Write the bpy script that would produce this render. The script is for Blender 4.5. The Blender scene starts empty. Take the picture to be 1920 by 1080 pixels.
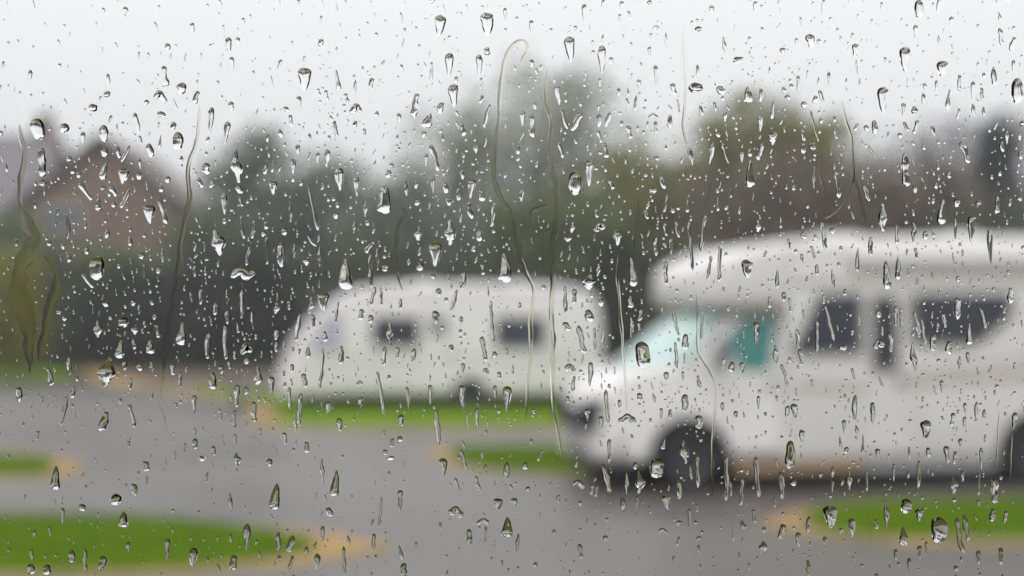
import bpy, bmesh, math, random
import numpy as np
from mathutils import Vector, Matrix

R = math.radians
random.seed(7)
rng = np.random.default_rng(11)
scene = bpy.context.scene
COL = scene.collection

# ------------------------------------------------------------------ camera, sky, sun, exposure
FPX = 2637.0            # focal length in pixels of a 1920 px wide frame
EYE = 2.0               # eye height of someone standing in a parked caravan
PANE_Y = 0.30           # distance of the wet window from the lens
TILT = math.atan(50.0 / FPX)
cam_data = bpy.data.cameras.new('camera')
cam_data.sensor_width = 36.0
cam_data.lens = 36.0 * FPX / 1920.0
cam_data.clip_start = 0.01
cam_data.clip_end = 2000.0
cam_data.dof.use_dof = True
cam_data.dof.focus_distance = PANE_Y + 0.0003
cam_data.dof.aperture_fstop = 10.2
cam = bpy.data.objects.new('camera', cam_data)
COL.objects.link(cam)
cam.location = (0, 0, EYE)
cam.rotation_euler = (R(90) + TILT, 0, 0)
scene.camera = cam

SUN_EL, SUN_AZ = R(52), R(205)
world = bpy.data.worlds.new('World')
scene.world = world
world.use_nodes = True
nt = world.node_tree
nt.nodes.clear()
w_out = nt.nodes.new('ShaderNodeOutputWorld')
w_bg = nt.nodes.new('ShaderNodeBackground')
w_sky = nt.nodes.new('ShaderNodeTexSky')
w_sky.sky_type = 'NISHITA'
w_sky.sun_disc = False
w_sky.sun_elevation = SUN_EL
w_sky.sun_rotation = SUN_AZ
w_sky.air_density = 1.0
w_sky.dust_density = 4.0
w_hsv = nt.nodes.new('ShaderNodeHueSaturation')
w_hsv.inputs['Saturation'].default_value = 0.10
w_mix = nt.nodes.new('ShaderNodeMix')
w_mix.data_type = 'RGBA'
w_mix.inputs['Factor'].default_value = 0.90          # an even layer of rain cloud over the sky
# overcast rain cloud: luminance (1 + 2 sin elevation) / 3 of the zenith value
w_tc = nt.nodes.new('ShaderNodeTexCoord')
w_xyz = nt.nodes.new('ShaderNodeSeparateXYZ')
w_map = nt.nodes.new('ShaderNodeMapRange')
w_map.inputs['From Min'].default_value = 0.0
w_map.inputs['From Max'].default_value = 1.0
w_map.inputs['To Min'].default_value = 1.0 / 3.0
w_map.inputs['To Max'].default_value = 1.0
w_map.clamp = True
w_scl = nt.nodes.new('ShaderNodeVectorMath')
w_scl.operation = 'SCALE'
w_scl.inputs[0].default_value = (21.4, 21.5, 22.0)
nt.links.new(w_tc.outputs['Generated'], w_xyz.inputs['Vector'])
nt.links.new(w_xyz.outputs['Z'], w_map.inputs['Value'])
nt.links.new(w_map.outputs['Result'], w_scl.inputs['Scale'])
nt.links.new(w_scl.outputs['Vector'], w_mix.inputs['B'])
nt.links.new(w_sky.outputs['Color'], w_hsv.inputs['Color'])
nt.links.new(w_hsv.outputs['Color'], w_mix.inputs['A'])
nt.links.new(w_mix.outputs['Result'], w_bg.inputs['Color'])
w_bg.inputs['Strength'].default_value = 0.10
nt.links.new(w_bg.outputs['Background'], w_out.inputs['Surface'])

sun_data = bpy.data.lights.new('sun', 'SUN')
sun_data.energy = 0.5
sun_data.angle = R(40)
sun_data.color = (1.0, 0.97, 0.93)
sun = bpy.data.objects.new('sun', sun_data)
COL.objects.link(sun)
sd = Vector((math.sin(SUN_AZ) * math.cos(SUN_EL), math.cos(SUN_AZ) * math.cos(SUN_EL), math.sin(SUN_EL)))
sun.rotation_euler = sd.to_track_quat('Z', 'Y').to_euler()

vs = scene.view_settings
vs.view_transform = 'Standard'
vs.look = 'None'
vs.exposure = 0.0
vs.gamma = 1.0
vs.use_curve_mapping = False
scene.cycles.max_bounces = 10
scene.cycles.transmission_bounces = 8
scene.cycles.transparent_max_bounces = 16
scene.cycles.diffuse_bounces = 3
scene.cycles.glossy_bounces = 3
scene.cycles.caustics_refractive = False
scene.cycles.caustics_reflective = False
scene.cycles.use_denoising = True

# ------------------------------------------------------------------ helpers
def ray(px, py):
    f = Vector((0, math.cos(TILT), math.sin(TILT)))
    u = Vector((0, -math.sin(TILT), math.cos(TILT)))
    return f + Vector((1, 0, 0)) * ((px - 960) / FPX) - u * ((py - 540) / FPX)

def on_y(px, py, y):
    d = ray(px, py)
    return d * (y / d.y) + Vector((0, 0, EYE))

def on_ground(px, py, z=0.0):
    d = ray(px, py)
    return d * ((z - EYE) / d.z) + Vector((0, 0, EYE))

MATS = {}
def mat(name, color, rough=0.6, metal=0.0, spec=0.5, vary=None, scale=4.0, bump=0.0, bump_scale=40.0, coat=0.0, detail=6.0, rough_vary=0.0):
    if name in MATS:
        return MATS[name]
    m = bpy.data.materials.new(name)
    m.use_nodes = True
    n = m.node_tree
    b = n.nodes['Principled BSDF']
    b.inputs['Roughness'].default_value = rough
    b.inputs['Metallic'].default_value = metal
    b.inputs['Specular IOR Level'].default_value = spec
    b.inputs['Coat Weight'].default_value = coat
    b.inputs['Base Color'].default_value = (*color, 1)
    tc = n.nodes.new('ShaderNodeTexCoord')
    if vary is not None:
        no = n.nodes.new('ShaderNodeTexNoise')
        no.inputs['Scale'].default_value = scale
        no.inputs['Detail'].default_value = detail
        no.inputs['Roughness'].default_value = 0.65
        ra = n.nodes.new('ShaderNodeValToRGB')
        ra.color_ramp.elements[0].position = 0.32
        ra.color_ramp.elements[1].position = 0.68
        ra.color_ramp.elements[0].color = (*color, 1)
        ra.color_ramp.elements[1].color = (*vary, 1)
        n.links.new(tc.outputs['Object'], no.inputs['Vector'])
        n.links.new(no.outputs['Fac'], ra.inputs['Fac'])
        n.links.new(ra.outputs['Color'], b.inputs['Base Color'])
        if rough_vary:
            mr = n.nodes.new('ShaderNodeMapRange')
            mr.inputs['To Min'].default_value = max(0.02, rough - rough_vary)
            mr.inputs['To Max'].default_value = rough + rough_vary
            n.links.new(no.outputs['Fac'], mr.inputs['Value'])
            n.links.new(mr.outputs['Result'], b.inputs['Roughness'])
    if bump:
        n2 = n.nodes.new('ShaderNodeTexNoise')
        n2.inputs['Scale'].default_value = bump_scale
        n2.inputs['Detail'].default_value = 4
        bp = n.nodes.new('ShaderNodeBump')
        bp.inputs['Strength'].default_value = bump
        bp.inputs['Distance'].default_value = 0.02
        n.links.new(tc.outputs['Object'], n2.inputs['Vector'])
        n.links.new(n2.outputs['Fac'], bp.inputs['Height'])
        n.links.new(bp.outputs['Normal'], b.inputs['Normal'])
    MATS[name] = m
    return m

def mesh_obj(name, verts, faces, material, parent=None, smooth=False, sharp=40, loc=None):
    me = bpy.data.meshes.new(name)
    me.from_pydata([tuple(v) for v in verts], [], [tuple(f) for f in faces])
    if smooth:
        me.shade_smooth()
        me.set_sharp_from_angle(angle=R(sharp))
    me.materials.append(material)
    o = bpy.data.objects.new(name, me)
    COL.objects.link(o)
    if parent is not None:
        o.parent = parent
    if loc is not None:
        o.location = loc
    return o

def bm_obj(name, bm, material, parent=None, smooth=False, sharp=40):
    bmesh.ops.recalc_face_normals(bm, faces=bm.faces)
    me = bpy.data.meshes.new(name)
    bm.to_mesh(me)
    bm.free()
    if smooth:
        me.shade_smooth()
        me.set_sharp_from_angle(angle=R(sharp))
    me.materials.append(material)
    o = bpy.data.objects.new(name, me)
    COL.objects.link(o)
    if parent is not None:
        o.parent = parent
    return o

def tag(o, label=None, cat=None, group=None, kind=None):
    if label: o['label'] = label
    if cat: o['category'] = cat
    if group: o['group'] = group
    if kind: o['kind'] = kind
    return o

def empty(name, loc=(0, 0, 0), rz=0.0):
    o = bpy.data.objects.new(name, None)
    COL.objects.link(o)
    o.location = loc
    o.rotation_euler = (0, 0, rz)
    o.empty_display_size = 0.2
    return o

def add_box(bm, x0, x1, y0, y1, z0, z1, bevel=0.0):
    r = bmesh.ops.create_cube(bm, size=1.0)
    vs_ = r['verts']
    for v in vs_:
        v.co = Vector((x0 + (v.co.x + .5) * (x1 - x0), y0 + (v.co.y + .5) * (y1 - y0), z0 + (v.co.z + .5) * (z1 - z0)))
    if bevel:
        es = list({e for v in vs_ for e in v.link_edges})
        bmesh.ops.bevel(bm, geom=es, offset=bevel, segments=2, profile=0.5, affect='EDGES')
    return vs_

def box(name, x0, x1, y0, y1, z0, z1, material, parent=None, bevel=0.0):
    bm = bmesh.new()
    add_box(bm, x0, x1, y0, y1, z0, z1, bevel)
    return bm_obj(name, bm, material, parent, smooth=bevel > 0)

def prism_xz(name, pts, y0, y1, material, parent=None, bevel=0.0):
    """polygon in x-z, extruded along y"""
    bm = bmesh.new()
    a = [bm.verts.new((x, y0, z)) for x, z in pts]
    b = [bm.verts.new((x, y1, z)) for x, z in pts]
    bm.faces.new(a)
    bm.faces.new(b[::-1])
    n = len(pts)
    for i in range(n):
        bm.faces.new((a[i], b[i], b[(i + 1) % n], a[(i + 1) % n]))
    if bevel:
        bmesh.ops.recalc_face_normals(bm, faces=bm.faces)
        bmesh.ops.bevel(bm, geom=list(bm.edges), offset=bevel, segments=2, profile=0.5, affect='EDGES')
    return bm_obj(name, bm, material, parent, smooth=bevel > 0)

def rounded_poly(pts, rad, seg=4):
    out = []
    n = len(pts)
    for i in range(n):
        p0, p1, p2 = Vector(pts[i - 1]), Vector(pts[i]), Vector(pts[(i + 1) % n])
        a, b = (p0 - p1), (p2 - p1)
        r = min(rad, a.length * .45, b.length * .45)
        A, B = p1 + a.normalized() * r, p1 + b.normalized() * r
        for k in range(seg + 1):
            t = k / seg
            out.append(tuple(A * (1 - t) ** 2 + p1 * 2 * t * (1 - t) + B * t * t))
    return out

def chaikin(pts, n=3):
    for _ in range(n):
        q = []
        for i in range(len(pts)):
            a, b = pts[i], pts[(i + 1) % len(pts)]
            q.append((a[0] * .75 + b[0] * .25, a[1] * .75 + b[1] * .25))
            q.append((a[0] * .25 + b[0] * .75, a[1] * .25 + b[1] * .75))
        pts = q
    return pts

def section(hw, z0, z1, r, top=1.0, seg=4):
    """rounded rectangle in y-z; 'top' narrows the upper edge"""
    pts = [(-hw, z0), (hw, z0), (hw * top, z1), (-hw * top, z1)]
    return rounded_poly(pts, r, seg)

def loft(name, secs, material, parent=None, sharp=35):
    """secs: list of (x, [(y,z)...]) with the same number of points"""
    verts, faces = [], []
    n = len(secs[0][1])
    for x, s in secs:
        for y, z in s:
            verts.append((x, y, z))
    for i in range(len(secs) - 1):
        for k in range(n):
            a, b = i * n + k, i * n + (k + 1) % n
            faces.append((a, b, b + n, a + n))
    faces.append(tuple(range(n))[::-1])
    faces.append(tuple(range((len(secs) - 1) * n, len(secs) * n)))
    bm = bmesh.new()
    bv = [bm.verts.new(v) for v in verts]
    for f in faces:
        bm.faces.new([bv[i] for i in f])
    return bm_obj(name, bm, material, parent, smooth=True, sharp=sharp)

def cut_cylinders(o, cyls):
    """boolean wheel arches: cyls = (x, z, radius, y0, y1) in the object's own frame"""
    dg = bpy.context.evaluated_depsgraph_get()
    for x, z, r, y0, y1 in cyls:
        bm = bmesh.new()
        n = 36
        a = [bm.verts.new((x + r * math.cos(2 * math.pi * k / n), y0, z + r * math.sin(2 * math.pi * k / n))) for k in range(n)]
        b = [bm.verts.new((v.co.x, y1, v.co.z)) for v in a]
        bm.faces.new(a); bm.faces.new(b[::-1])
        for k in range(n):
            bm.faces.new((a[k], b[k], b[(k + 1) % n], a[(k + 1) % n]))
        bmesh.ops.recalc_face_normals(bm, faces=bm.faces)
        me = bpy.data.meshes.new('cutter')
        bm.to_mesh(me); bm.free()
        c = bpy.data.objects.new('cutter', me)
        COL.objects.link(c)
        c.parent = o.parent
        md = o.modifiers.new('cut', 'BOOLEAN')
        md.operation = 'DIFFERENCE'
        md.object = c
        md.solver = 'EXACT'
        bpy.context.view_layer.update()
        dg = bpy.context.evaluated_depsgraph_get()
        new = bpy.data.meshes.new_from_object(o.evaluated_get(dg))
        o.modifiers.clear()
        o.data = new
        bpy.data.objects.remove(c)
    o.data.set_sharp_from_angle(angle=R(35))

def tube_mesh(V, Fc, pts, radii, n=6):
    """append a tapered tube through pts to the vertex and face lists"""
    base = len(V)
    m = len(pts)
    for i in range(m):
        p = Vector(pts[i])
        d = (Vector(pts[min(i + 1, m - 1)]) - Vector(pts[max(i - 1, 0)])).normalized()
        a = d.orthogonal().normalized()
        b = d.cross(a)
        for k in range(n):
            t = 2 * math.pi * k / n
            V.append(p + (a * math.cos(t) + b * math.sin(t)) * radii[i])
    for i in range(m - 1):
        for k in range(n):
            q = base + i * n + k
            q2 = base + i * n + (k + 1) % n
            Fc.append((q, q2, q2 + n, q + n))
    Fc.append(tuple(base + (m - 1) * n + k for k in range(n)))

# ------------------------------------------------------------------ materials
M_TARMAC = mat('wet_tarmac', (0.062, 0.054, 0.049), 0.34, vary=(0.132, 0.117, 0.106), scale=0.22, bump=0.35, bump_scale=60, rough_vary=0.22, detail=9.0)
M_LAWN = mat('lawn', (0.032, 0.030, 0.007), 0.9, spec=0.1, vary=(0.062, 0.056, 0.012), scale=1.2, bump=0.6, bump_scale=30)
M_TURF = mat('turf_green', (0.092, 0.186, 0.003), 0.9, spec=0.1, vary=(0.150, 0.232, 0.010), scale=0.9, bump=0.6, bump_scale=50)
M_BLADE = mat('grass_blade', (0.106, 0.208, 0.004), 0.8, spec=0.1, vary=(0.168, 0.252, 0.012), scale=0.9)
M_OCHRE = mat('ochre_gravel', (0.185, 0.135, 0.070), 0.9, vary=(0.380, 0.250, 0.075), scale=1.1, bump=0.7, bump_scale=70)
M_BROWN = mat('leaf_litter', (0.084, 0.053, 0.038), 0.9, vary=(0.132, 0.092, 0.064), scale=2.2, bump=0.6, bump_scale=25)
M_PATH = mat('wet_paving', (0.088, 0.088, 0.090), 0.45, vary=(0.132, 0.130, 0.132), scale=1.5, bump=0.3, bump_scale=40)
M_WHITE = mat('white_gelcoat', (0.77, 0.745, 0.735), 0.34, vary=(0.735, 0.705, 0.695), scale=0.9, coat=0.3)
M_CREAM = mat('caravan_white', (0.80, 0.765, 0.785), 0.38, vary=(0.765, 0.73, 0.75), scale=0.9, coat=0.2)
M_PLASTIC = mat('grey_plastic', (0.17, 0.17, 0.175), 0.5)
M_BLACK = mat('black_rubber', (0.018, 0.018, 0.02), 0.65, vary=(0.03, 0.03, 0.032), scale=8)
M_UNDER = mat('underbody_black', (0.012, 0.012, 0.014), 0.85)
M_TINT = mat('tinted_acrylic', (0.050, 0.050, 0.070), 0.15, spec=0.5)
M_TEAL = mat('teal_cab_glass', (0.045, 0.225, 0.205), 0.1, spec=0.6)
M_SCREEN = mat('screen_glass', (0.47, 0.60, 0.575), 0.2, spec=0.6)  # pale aqua base colour stands in for sky mirrored in the windscreen
M_SILVER = mat('wheel_steel_grey', (0.055, 0.055, 0.062), 0.45, metal=0.3)
M_LAMP = mat('lamp_lens', (0.016, 0.016, 0.020), 0.5, spec=0.05)
M_AMBER = mat('amber_lens', (0.75, 0.25, 0.03), 0.2)
M_RED = mat('red_lens', (0.38, 0.03, 0.03), 0.2)
M_BEIGE = mat('beige_decal', (0.50, 0.445, 0.40), 0.4)
M_GREYDECAL = mat('grey_decal', (0.40, 0.395, 0.41), 0.4)
M_LILAC = mat('lilac_window', (0.50, 0.475, 0.62), 0.15, spec=0.6)  # base colour carries the reflected sky
M_BLUE = mat('blue_plastic', (0.02, 0.12, 0.42), 0.4)
M_STEEL = mat('galvanised_steel', (0.35, 0.35, 0.36), 0.45, metal=0.8)
M_BRICK = mat('brown_brick', (0.185, 0.132, 0.104), 0.85, vary=(0.240, 0.172, 0.138), scale=1.1, bump=0.3, bump_scale=18)
M_ROOF = mat('slate_purple', (0.145, 0.128, 0.145), 0.7, vary=(0.19, 0.17, 0.185), scale=1.5)
M_TILE = mat('brown_tile', (0.13, 0.105, 0.095), 0.7, vary=(0.18, 0.145, 0.13), scale=1.5)
M_BARGE = mat('barge_board', (0.12, 0.105, 0.10), 0.6)
M_UPVC = mat('white_frame', (0.6, 0.6, 0.6), 0.4)
M_PANE = mat('house_glass', (0.10, 0.11, 0.13), 0.08, spec=0.7)
M_WALLIN = mat('cabin_lining', (0.13, 0.105, 0.08), 0.7, vary=(0.10, 0.08, 0.06), scale=3)
M_CARPET = mat('cabin_carpet', (0.16, 0.14, 0.12), 0.95, vary=(0.11, 0.10, 0.09), scale=30)
M_ALU = mat('window_aluminium', (0.30, 0.30, 0.31), 0.4, metal=0.8)
M_BARK = mat('bark', (0.075, 0.062, 0.05), 0.9, vary=(0.12, 0.10, 0.082), scale=6, bump=0.6, bump_scale=20)

def water_material(name='rain_water', tint=(1, 1, 1)):
    m = bpy.data.materials.new(name)
    m.use_nodes = True
    n = m.node_tree
    n.nodes.clear()
    o = n.nodes.new('ShaderNodeOutputMaterial')
    g = n.nodes.new('ShaderNodeBsdfGlass')
    g.inputs['IOR'].default_value = 1.333
    g.inputs['Roughness'].default_value = 0.0
    g.inputs['Color'].default_value = (*tint, 1)
    n.links.new(g.outputs['BSDF'], o.inputs['Surface'])
    return m
M_WATER = water_material()
M_TRAIL_TINT = water_material('tinted_trail_water', (0.955, 0.948, 0.900))  # olive tint painted in for the milky film that the trails wipe clear

def pane_material():
    m = bpy.data.materials.new('clear_pane')
    m.use_nodes = True
    n = m.node_tree
    n.nodes.clear()
    o = n.nodes.new('ShaderNodeOutputMaterial')
    g = n.nodes.new('ShaderNodeBsdfTransparent')
    g.inputs['Color'].default_value = (0.985, 0.99, 0.987, 1)
    n.links.new(g.outputs['BSDF'], o.inputs['Surface'])
    return m
M_CLEAR = pane_material()
# ------------------------------------------------------------------ ground, road, verges
def sheet(name, pts, z, material, thick=0.0, smooth_n=3, ragged=0.0):
    pts = chaikin(pts, smooth_n) if smooth_n else pts
    if ragged:
        pts = [(x + random.gauss(0, ragged), y + random.gauss(0, ragged)) for x, y in pts]
    bm = bmesh.new()
    top = [bm.verts.new((x, y, z)) for x, y in pts]
    f = bm.faces.new(top)
    if f.calc_area() and f.normal.z < 0:
        f.normal_flip()
    bm.normal_update()
    if thick:
        low = [bm.verts.new((v.co.x, v.co.y, z - thick)) for v in top]
        n = len(top)
        for i in range(n):
            bm.faces.new((top[i], low[i], low[(i + 1) % n], top[(i + 1) % n]))
    bmesh.ops.triangulate(bm, faces=[f for f in bm.faces if len(f.verts) > 4])
    o = bm_obj(name, bm, material)
    # upward normals on the sheet
    return tag(o, kind='structure')

def gpx(*pp):
    return [tuple(on_ground(x, y)[:2]) for x, y in pp]

bm = bmesh.new()
bmesh.ops.create_grid(bm, x_segments=8, y_segments=8, size=190)
tag(bm_obj('ground', bm, M_LAWN), kind='structure')
# paving right outside the parked caravan, then a rough lawn, then the site road
sheet('paved_path', [(-14, -6), (14, -6), (14, 1.7), (-14, 1.7)], 0.004, M_PATH, smooth_n=0)
sheet('road', [(-60, 10.35), (60, 10.35), (60, 30), (30, 41), (-3, 41), (-16, 41.5), (-60, 42)], 0.004, M_TARMAC, smooth_n=0)
sheet('leaf_litter_verge', gpx((120, 683), (560, 684), (1400, 686), (1400, 700), (540, 722), (440, 719), (320, 716), (190, 712), (125, 703)), 0.008, M_BROWN)
sheet('ochre_verge', gpx((150, 690), (190, 688), (260, 716), (320, 722), (250, 728), (170, 716)), 0.012, M_OCHRE)
sheet('far_lawn', gpx((-400, 682), (110, 682), (150, 700), (100, 712), (-400, 712)), 0.012, M_TURF)

def grass_tufts(poly, count, name, hgt=0.07):
    """real blades on an island, one object of stuff"""
    xs = [p[0] for p in poly]; ys = [p[1] for p in poly]
    P = np.array(poly)
    V, Fc = [], []
    k = 0
    def inside(x, y):
        c = False
        j = len(P) - 1
        for i in range(len(P)):
            if (P[i, 1] > y) != (P[j, 1] > y) and x < (P[j, 0] - P[i, 0]) * (y - P[i, 1]) / (P[j, 1] - P[i, 1]) + P[i, 0]:
                c = not c
            j = i
        return c
    tries = 0
    while k < count and tries < count * 6:
        tries += 1
        x, y = random.uniform(min(xs), max(xs)), random.uniform(min(ys), max(ys))
        if not inside(x, y):
            continue
        a = random.uniform(0, 6.283)
        w = random.uniform(.006, .012)
        h = hgt * random.uniform(.5, 1.3)
        dx, dy = math.cos(a), math.sin(a)
        lx, ly = random.uniform(-.5, .5) * h, random.uniform(-.5, .5) * h
        b = len(V)
        V += [(x - dx * w, y - dy * w, .03), (x + dx * w, y + dy * w, .03), (x + lx, y + ly, .03 + h)]
        Fc.append((b, b + 1, b + 2))
        k += 1
    return tag(mesh_obj(name, V, Fc, M_BLADE), kind='stuff')

def island(px_border, px_turf, blades, label):
    bo, tu = chaikin(gpx(*px_border), 4), chaikin(gpx(*px_turf), 3)
    T = np.array(tu)
    q = []
    for x, y in bo:                      # worn strip, wider here and narrower there
        d = np.hypot(T[:, 0] - x, T[:, 1] - y)
        n_ = T[d.argmin()]
        k = random.uniform(.55, .95)
        q.append((n_[0] + (x - n_[0]) * k, n_[1] + (y - n_[1]) * k))
    sheet('gravel_border', q, 0.010, M_OCHRE, smooth_n=1)
    sheet('grass_island', tu, 0.045, M_TURF, thick=0.045, smooth_n=0)
    g = grass_tufts(tu, blades, 'grass')
    g['label'] = label
    g['category'] = 'grass'

island([(-300, 964), (120, 966), (330, 972), (590, 990), (750, 1014), (770, 1032), (630, 1060), (430, 1080), (150, 1090), (-300, 1096)],
       [(-300, 972), (120, 974), (330, 980), (480, 1000), (570, 1020), (600, 1032), (500, 1050), (330, 1068), (150, 1074), (-300, 1078)],
       14000, 'bright green grass blades on the island nearest the window at left')
island([(-260, 846), (90, 846), (150, 858), (185, 882), (140, 898), (60, 902), (-260, 902)],
       [(-260, 860), (40, 860), (90, 868), (108, 878), (80, 890), (30, 893), (-260, 893)],
       4500, 'green grass blades on the small island at the left edge')
island([(750, 838), (860, 838), (1000, 838), (1150, 838), (1260, 846), (1260, 905), (1090, 898), (930, 890), (830, 876)],
       [(830, 846), (930, 842), (1040, 842), (1180, 846), (1220, 862), (1200, 886), (1080, 888), (960, 884), (870, 874)],
       9000, 'green grass blades on the island in front of the motorhome nose')
island([(1400, 976), (1520, 944), (1700, 934), (2000, 930), (2300, 930), (2300, 1030), (1960, 1032), (1720, 1030), (1530, 1012), (1430, 996)],
       [(1490, 980), (1570, 952), (1720, 946), (2000, 942), (2300, 942), (2300, 1012), (1960, 1012), (1740, 1012), (1580, 1002)],
       12000, 'green grass blades on the island below the motorhome')
island([(420, 792), (480, 758), (330, 742), (250, 734), (420, 722), (1300, 712), (1400, 740), (1330, 800), (1000, 806), (700, 808), (520, 806)],
       [(500, 786), (540, 762), (430, 742), (330, 734), (520, 725), (1280, 718), (1360, 742), (1290, 792), (1000, 799), (700, 801), (560, 798)],
       14000, 'green grass blades on the pitch around the touring caravan')
sheet('gravel_pitch', gpx((1180, 872), (1300, 852), (2300, 836), (2300, 898), (1900, 902), (1500, 905), (1250, 900)), 0.014, mat('brown_gravel', (0.13, 0.10, 0.075), 0.85, vary=(0.19, 0.145, 0.105), scale=3, bump=0.6, bump_scale=60))

# ------------------------------------------------------------------ the cabin we look out of
CW = 1.7
def struct(name, x0, x1, y0, y1, z0, z1, m):
    return tag(box(name, x0, x1, y0, y1, z0, z1, m), kind='structure')
WX, WZ0, WZ1 = 0.72, 1.62, 2.33
struct('cabin_floor', -CW, CW, -2.3, PANE_Y - .012, 0.55, 0.60, M_CARPET)
struct('cabin_ceiling', -CW, CW, -2.3, PANE_Y - .012, 2.62, 2.66, M_WALLIN)
struct('cabin_wall_back', -CW, CW, -2.34, -2.302, 0.55, 2.66, M_WALLIN)
struct('cabin_wall_left', -CW - .04, -CW - .002, -2.34, PANE_Y - .012, 0.55, 2.66, M_WALLIN)
struct('cabin_wall_right', CW + .002, CW + .04, -2.34, PANE_Y - .012, 0.55, 2.66, M_WALLIN)
bm = bmesh.new()
y0, y1 = PANE_Y - .010, PANE_Y + .028
add_box(bm, -CW, -WX, y0, y1, 0.55, 2.66)
add_box(bm, WX, CW, y0, y1, 0.55, 2.66)
add_box(bm, -WX, WX, y0, y1, 0.55, WZ0)
add_box(bm, -WX, WX, y0, y1, WZ1, 2.66)
tag(bm_obj('cabin_wall_front', bm, M_WALLIN), kind='structure')
win = tag(empty('window', (0, PANE_Y, WZ0)), 'clear caravan window pane covered in rain, in front of everything', 'window')
bm = bmesh.new()
fz = WZ0
for a in ((-WX + .002, -WX + .03, 0.002, WZ1 - WZ0 - .002), (WX - .03, WX - .002, 0.002, WZ1 - WZ0 - .002), (-WX + .03, WX - .03, 0.002, .03), (-WX + .03, WX - .03, WZ1 - WZ0 - .03, WZ1 - WZ0 - .002)):
    add_box(bm, a[0], a[1], -.012, .014, a[2], a[3])
bm_obj('frame', bm, M_ALU, win)
box('pane', -WX + .029, WX - .029, -.0042, -.0002, .029, WZ1 - WZ0 - .029, M_CLEAR, win)

# ------------------------------------------------------------------ houses behind the trees
def window_part(parent, x0, x1, z0, z1, y, bars=1):
    """framed window on a wall that faces -y: recessed pane, frame bars, sill"""
    wobj = box('window', x0, x1, y - .04, y + .05, z0, z1, M_PANE, parent)
    bm = bmesh.new()
    f = .07
    add_box(bm, x0 - .02, x0 + f, y - .09, y - .042, z0 - .02, z1 + .02)
    add_box(bm, x1 - f, x1 + .02, y - .09, y - .042, z0 - .02, z1 + .02)
    add_box(bm, x0 + f, x1 - f, y - .09, y - .042, z1 - f, z1 + .02)
    add_box(bm, x0 + f, x1 - f, y - .09, y - .042, z0 - .02, z0 + f)
    for k in range(bars):
        xm = x0 + (x1 - x0) * (k + 1) / (bars + 1)
        add_box(bm, xm - .035, xm + .035, y - .088, y - .043, z0 + f, z1 - f)
    bm_obj('frame', bm, M_UPVC, wobj)
    box('sill', x0 - .12, x1 + .12, y - .16, y - .003, z0 - .12, z0 - .022, M_BARGE, wobj)
    return wobj

# gable house: the gable end faces us
hy = 60.0
ap = on_y(190, 250, hy)
h1 = tag(empty('house', (ap.x, hy, 0)), 'brown brick gable house end seen above the hedge at left', 'house')
hw, ez, rz_ = 3.75, 6.75, ap.z
prism_xz('wall', [(-hw, 0), (hw, 0), (hw, ez), (0, rz_ - .18), (-hw, ez)], 0, 9, M_BRICK, h1)
sl = (rz_ - ez) / hw
rf_v = []
for s in (-1, 1):
    ov = .38
    pts = [(0, rz_ + .0), (s * (hw + ov), ez - sl * ov), (s * (hw + ov), ez - sl * ov - .17), (0, rz_ - .17)]
    prism_xz('roof', pts, -.35, 9.3, M_TILE, h1)
for s in (-1, 1):
    ov = .40
    pts = [(0.0 + s * .01, rz_ - .02), (s * (hw + ov), ez - sl * ov - .02), (s * (hw + ov), ez - sl * ov - .30), (s * .01, rz_ - .30)]
    prism_xz('barge_board', pts, -.40, -.352, M_BARGE, h1)
wl, wr_ = on_y(82, 430, hy), on_y(152, 385, hy)
window_part(h1, wl.x - ap.x, wr_.x - ap.x, wl.z, wr_.z, 0.0)
window_part(h1, -2.6, -.9, 1.0, 2.3, 0.0)
window_part(h1, .9, 2.3, 1.0, 2.3, 0.0)
box('downpipe', hw - .35, hw - .25, -.10, -.003, 0, ez, M_BLACK, h1)

# slate roofed house further back at the left edge, ridge across the view
hy2 = 70.0
rr = on_y(58, 232, hy2)
h2 = tag(empty('house', (rr.x, hy2, 0)), 'house with purple slate roof and chimney at the left edge', 'house')
rz2, ez2 = rr.z, on_y(50, 400, hy2).z
box('wall', -11, 0, .6, 7.4, 0, ez2, M_BRICK, h2)
for s in (0, 1):
    ya, yb = (0, 4) if s == 0 else (8, 4)
    V = [(-11.3, ya, ez2 - .05), (.3, ya, ez2 - .05), (.3, yb, rz2), (-11.3, yb, rz2)]
    V2 = [(x, y, z - .16) for x, y, z in V]
    Fc = [(0, 1, 2, 3), (7, 6, 5, 4), (0, 4, 5, 1), (1, 5, 6, 2), (2, 6, 7, 3), (3, 7, 4, 0)]
    mesh_obj('roof', V + V2, Fc, M_ROOF, h2)
V = [(-.02, .8, ez2), (-.02, 7.2, ez2), (-.02, 4, rz2 - .2), (-.3, .8, ez2), (-.3, 7.2, ez2), (-.3, 4, rz2 - .2)]
mesh_obj('gable', V, [(0, 1, 2), (5, 4, 3), (0, 3, 4, 1), (1, 4, 5, 2), (2, 5, 3, 0)], M_BRICK, h2)
bm = bmesh.new()
add_box(bm, -1.0, -.2, 3.6, 4.4, rz2 - .6, rz2 + .75)
add_box(bm, -1.06, -.14, 3.54, 4.46, rz2 + .752, rz2 + .86)
ch = bm_obj('chimney', bm, M_BRICK, h2)
for k in (-.8, -.4):
    V, Fc = [], []
    tube_mesh(V, Fc, [(k, 4, rz2 + .84), (k, 4, rz2 + 1.2)], [.11, .09], 8)
    mesh_obj('chimney_pot', V, Fc, M_BRICK, ch)
for x in (-9.6, -6.6, -3.4):
    window_part(h2, x, x + 1.5, ez2 - 1.9, ez2 - .6, .6)

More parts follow.
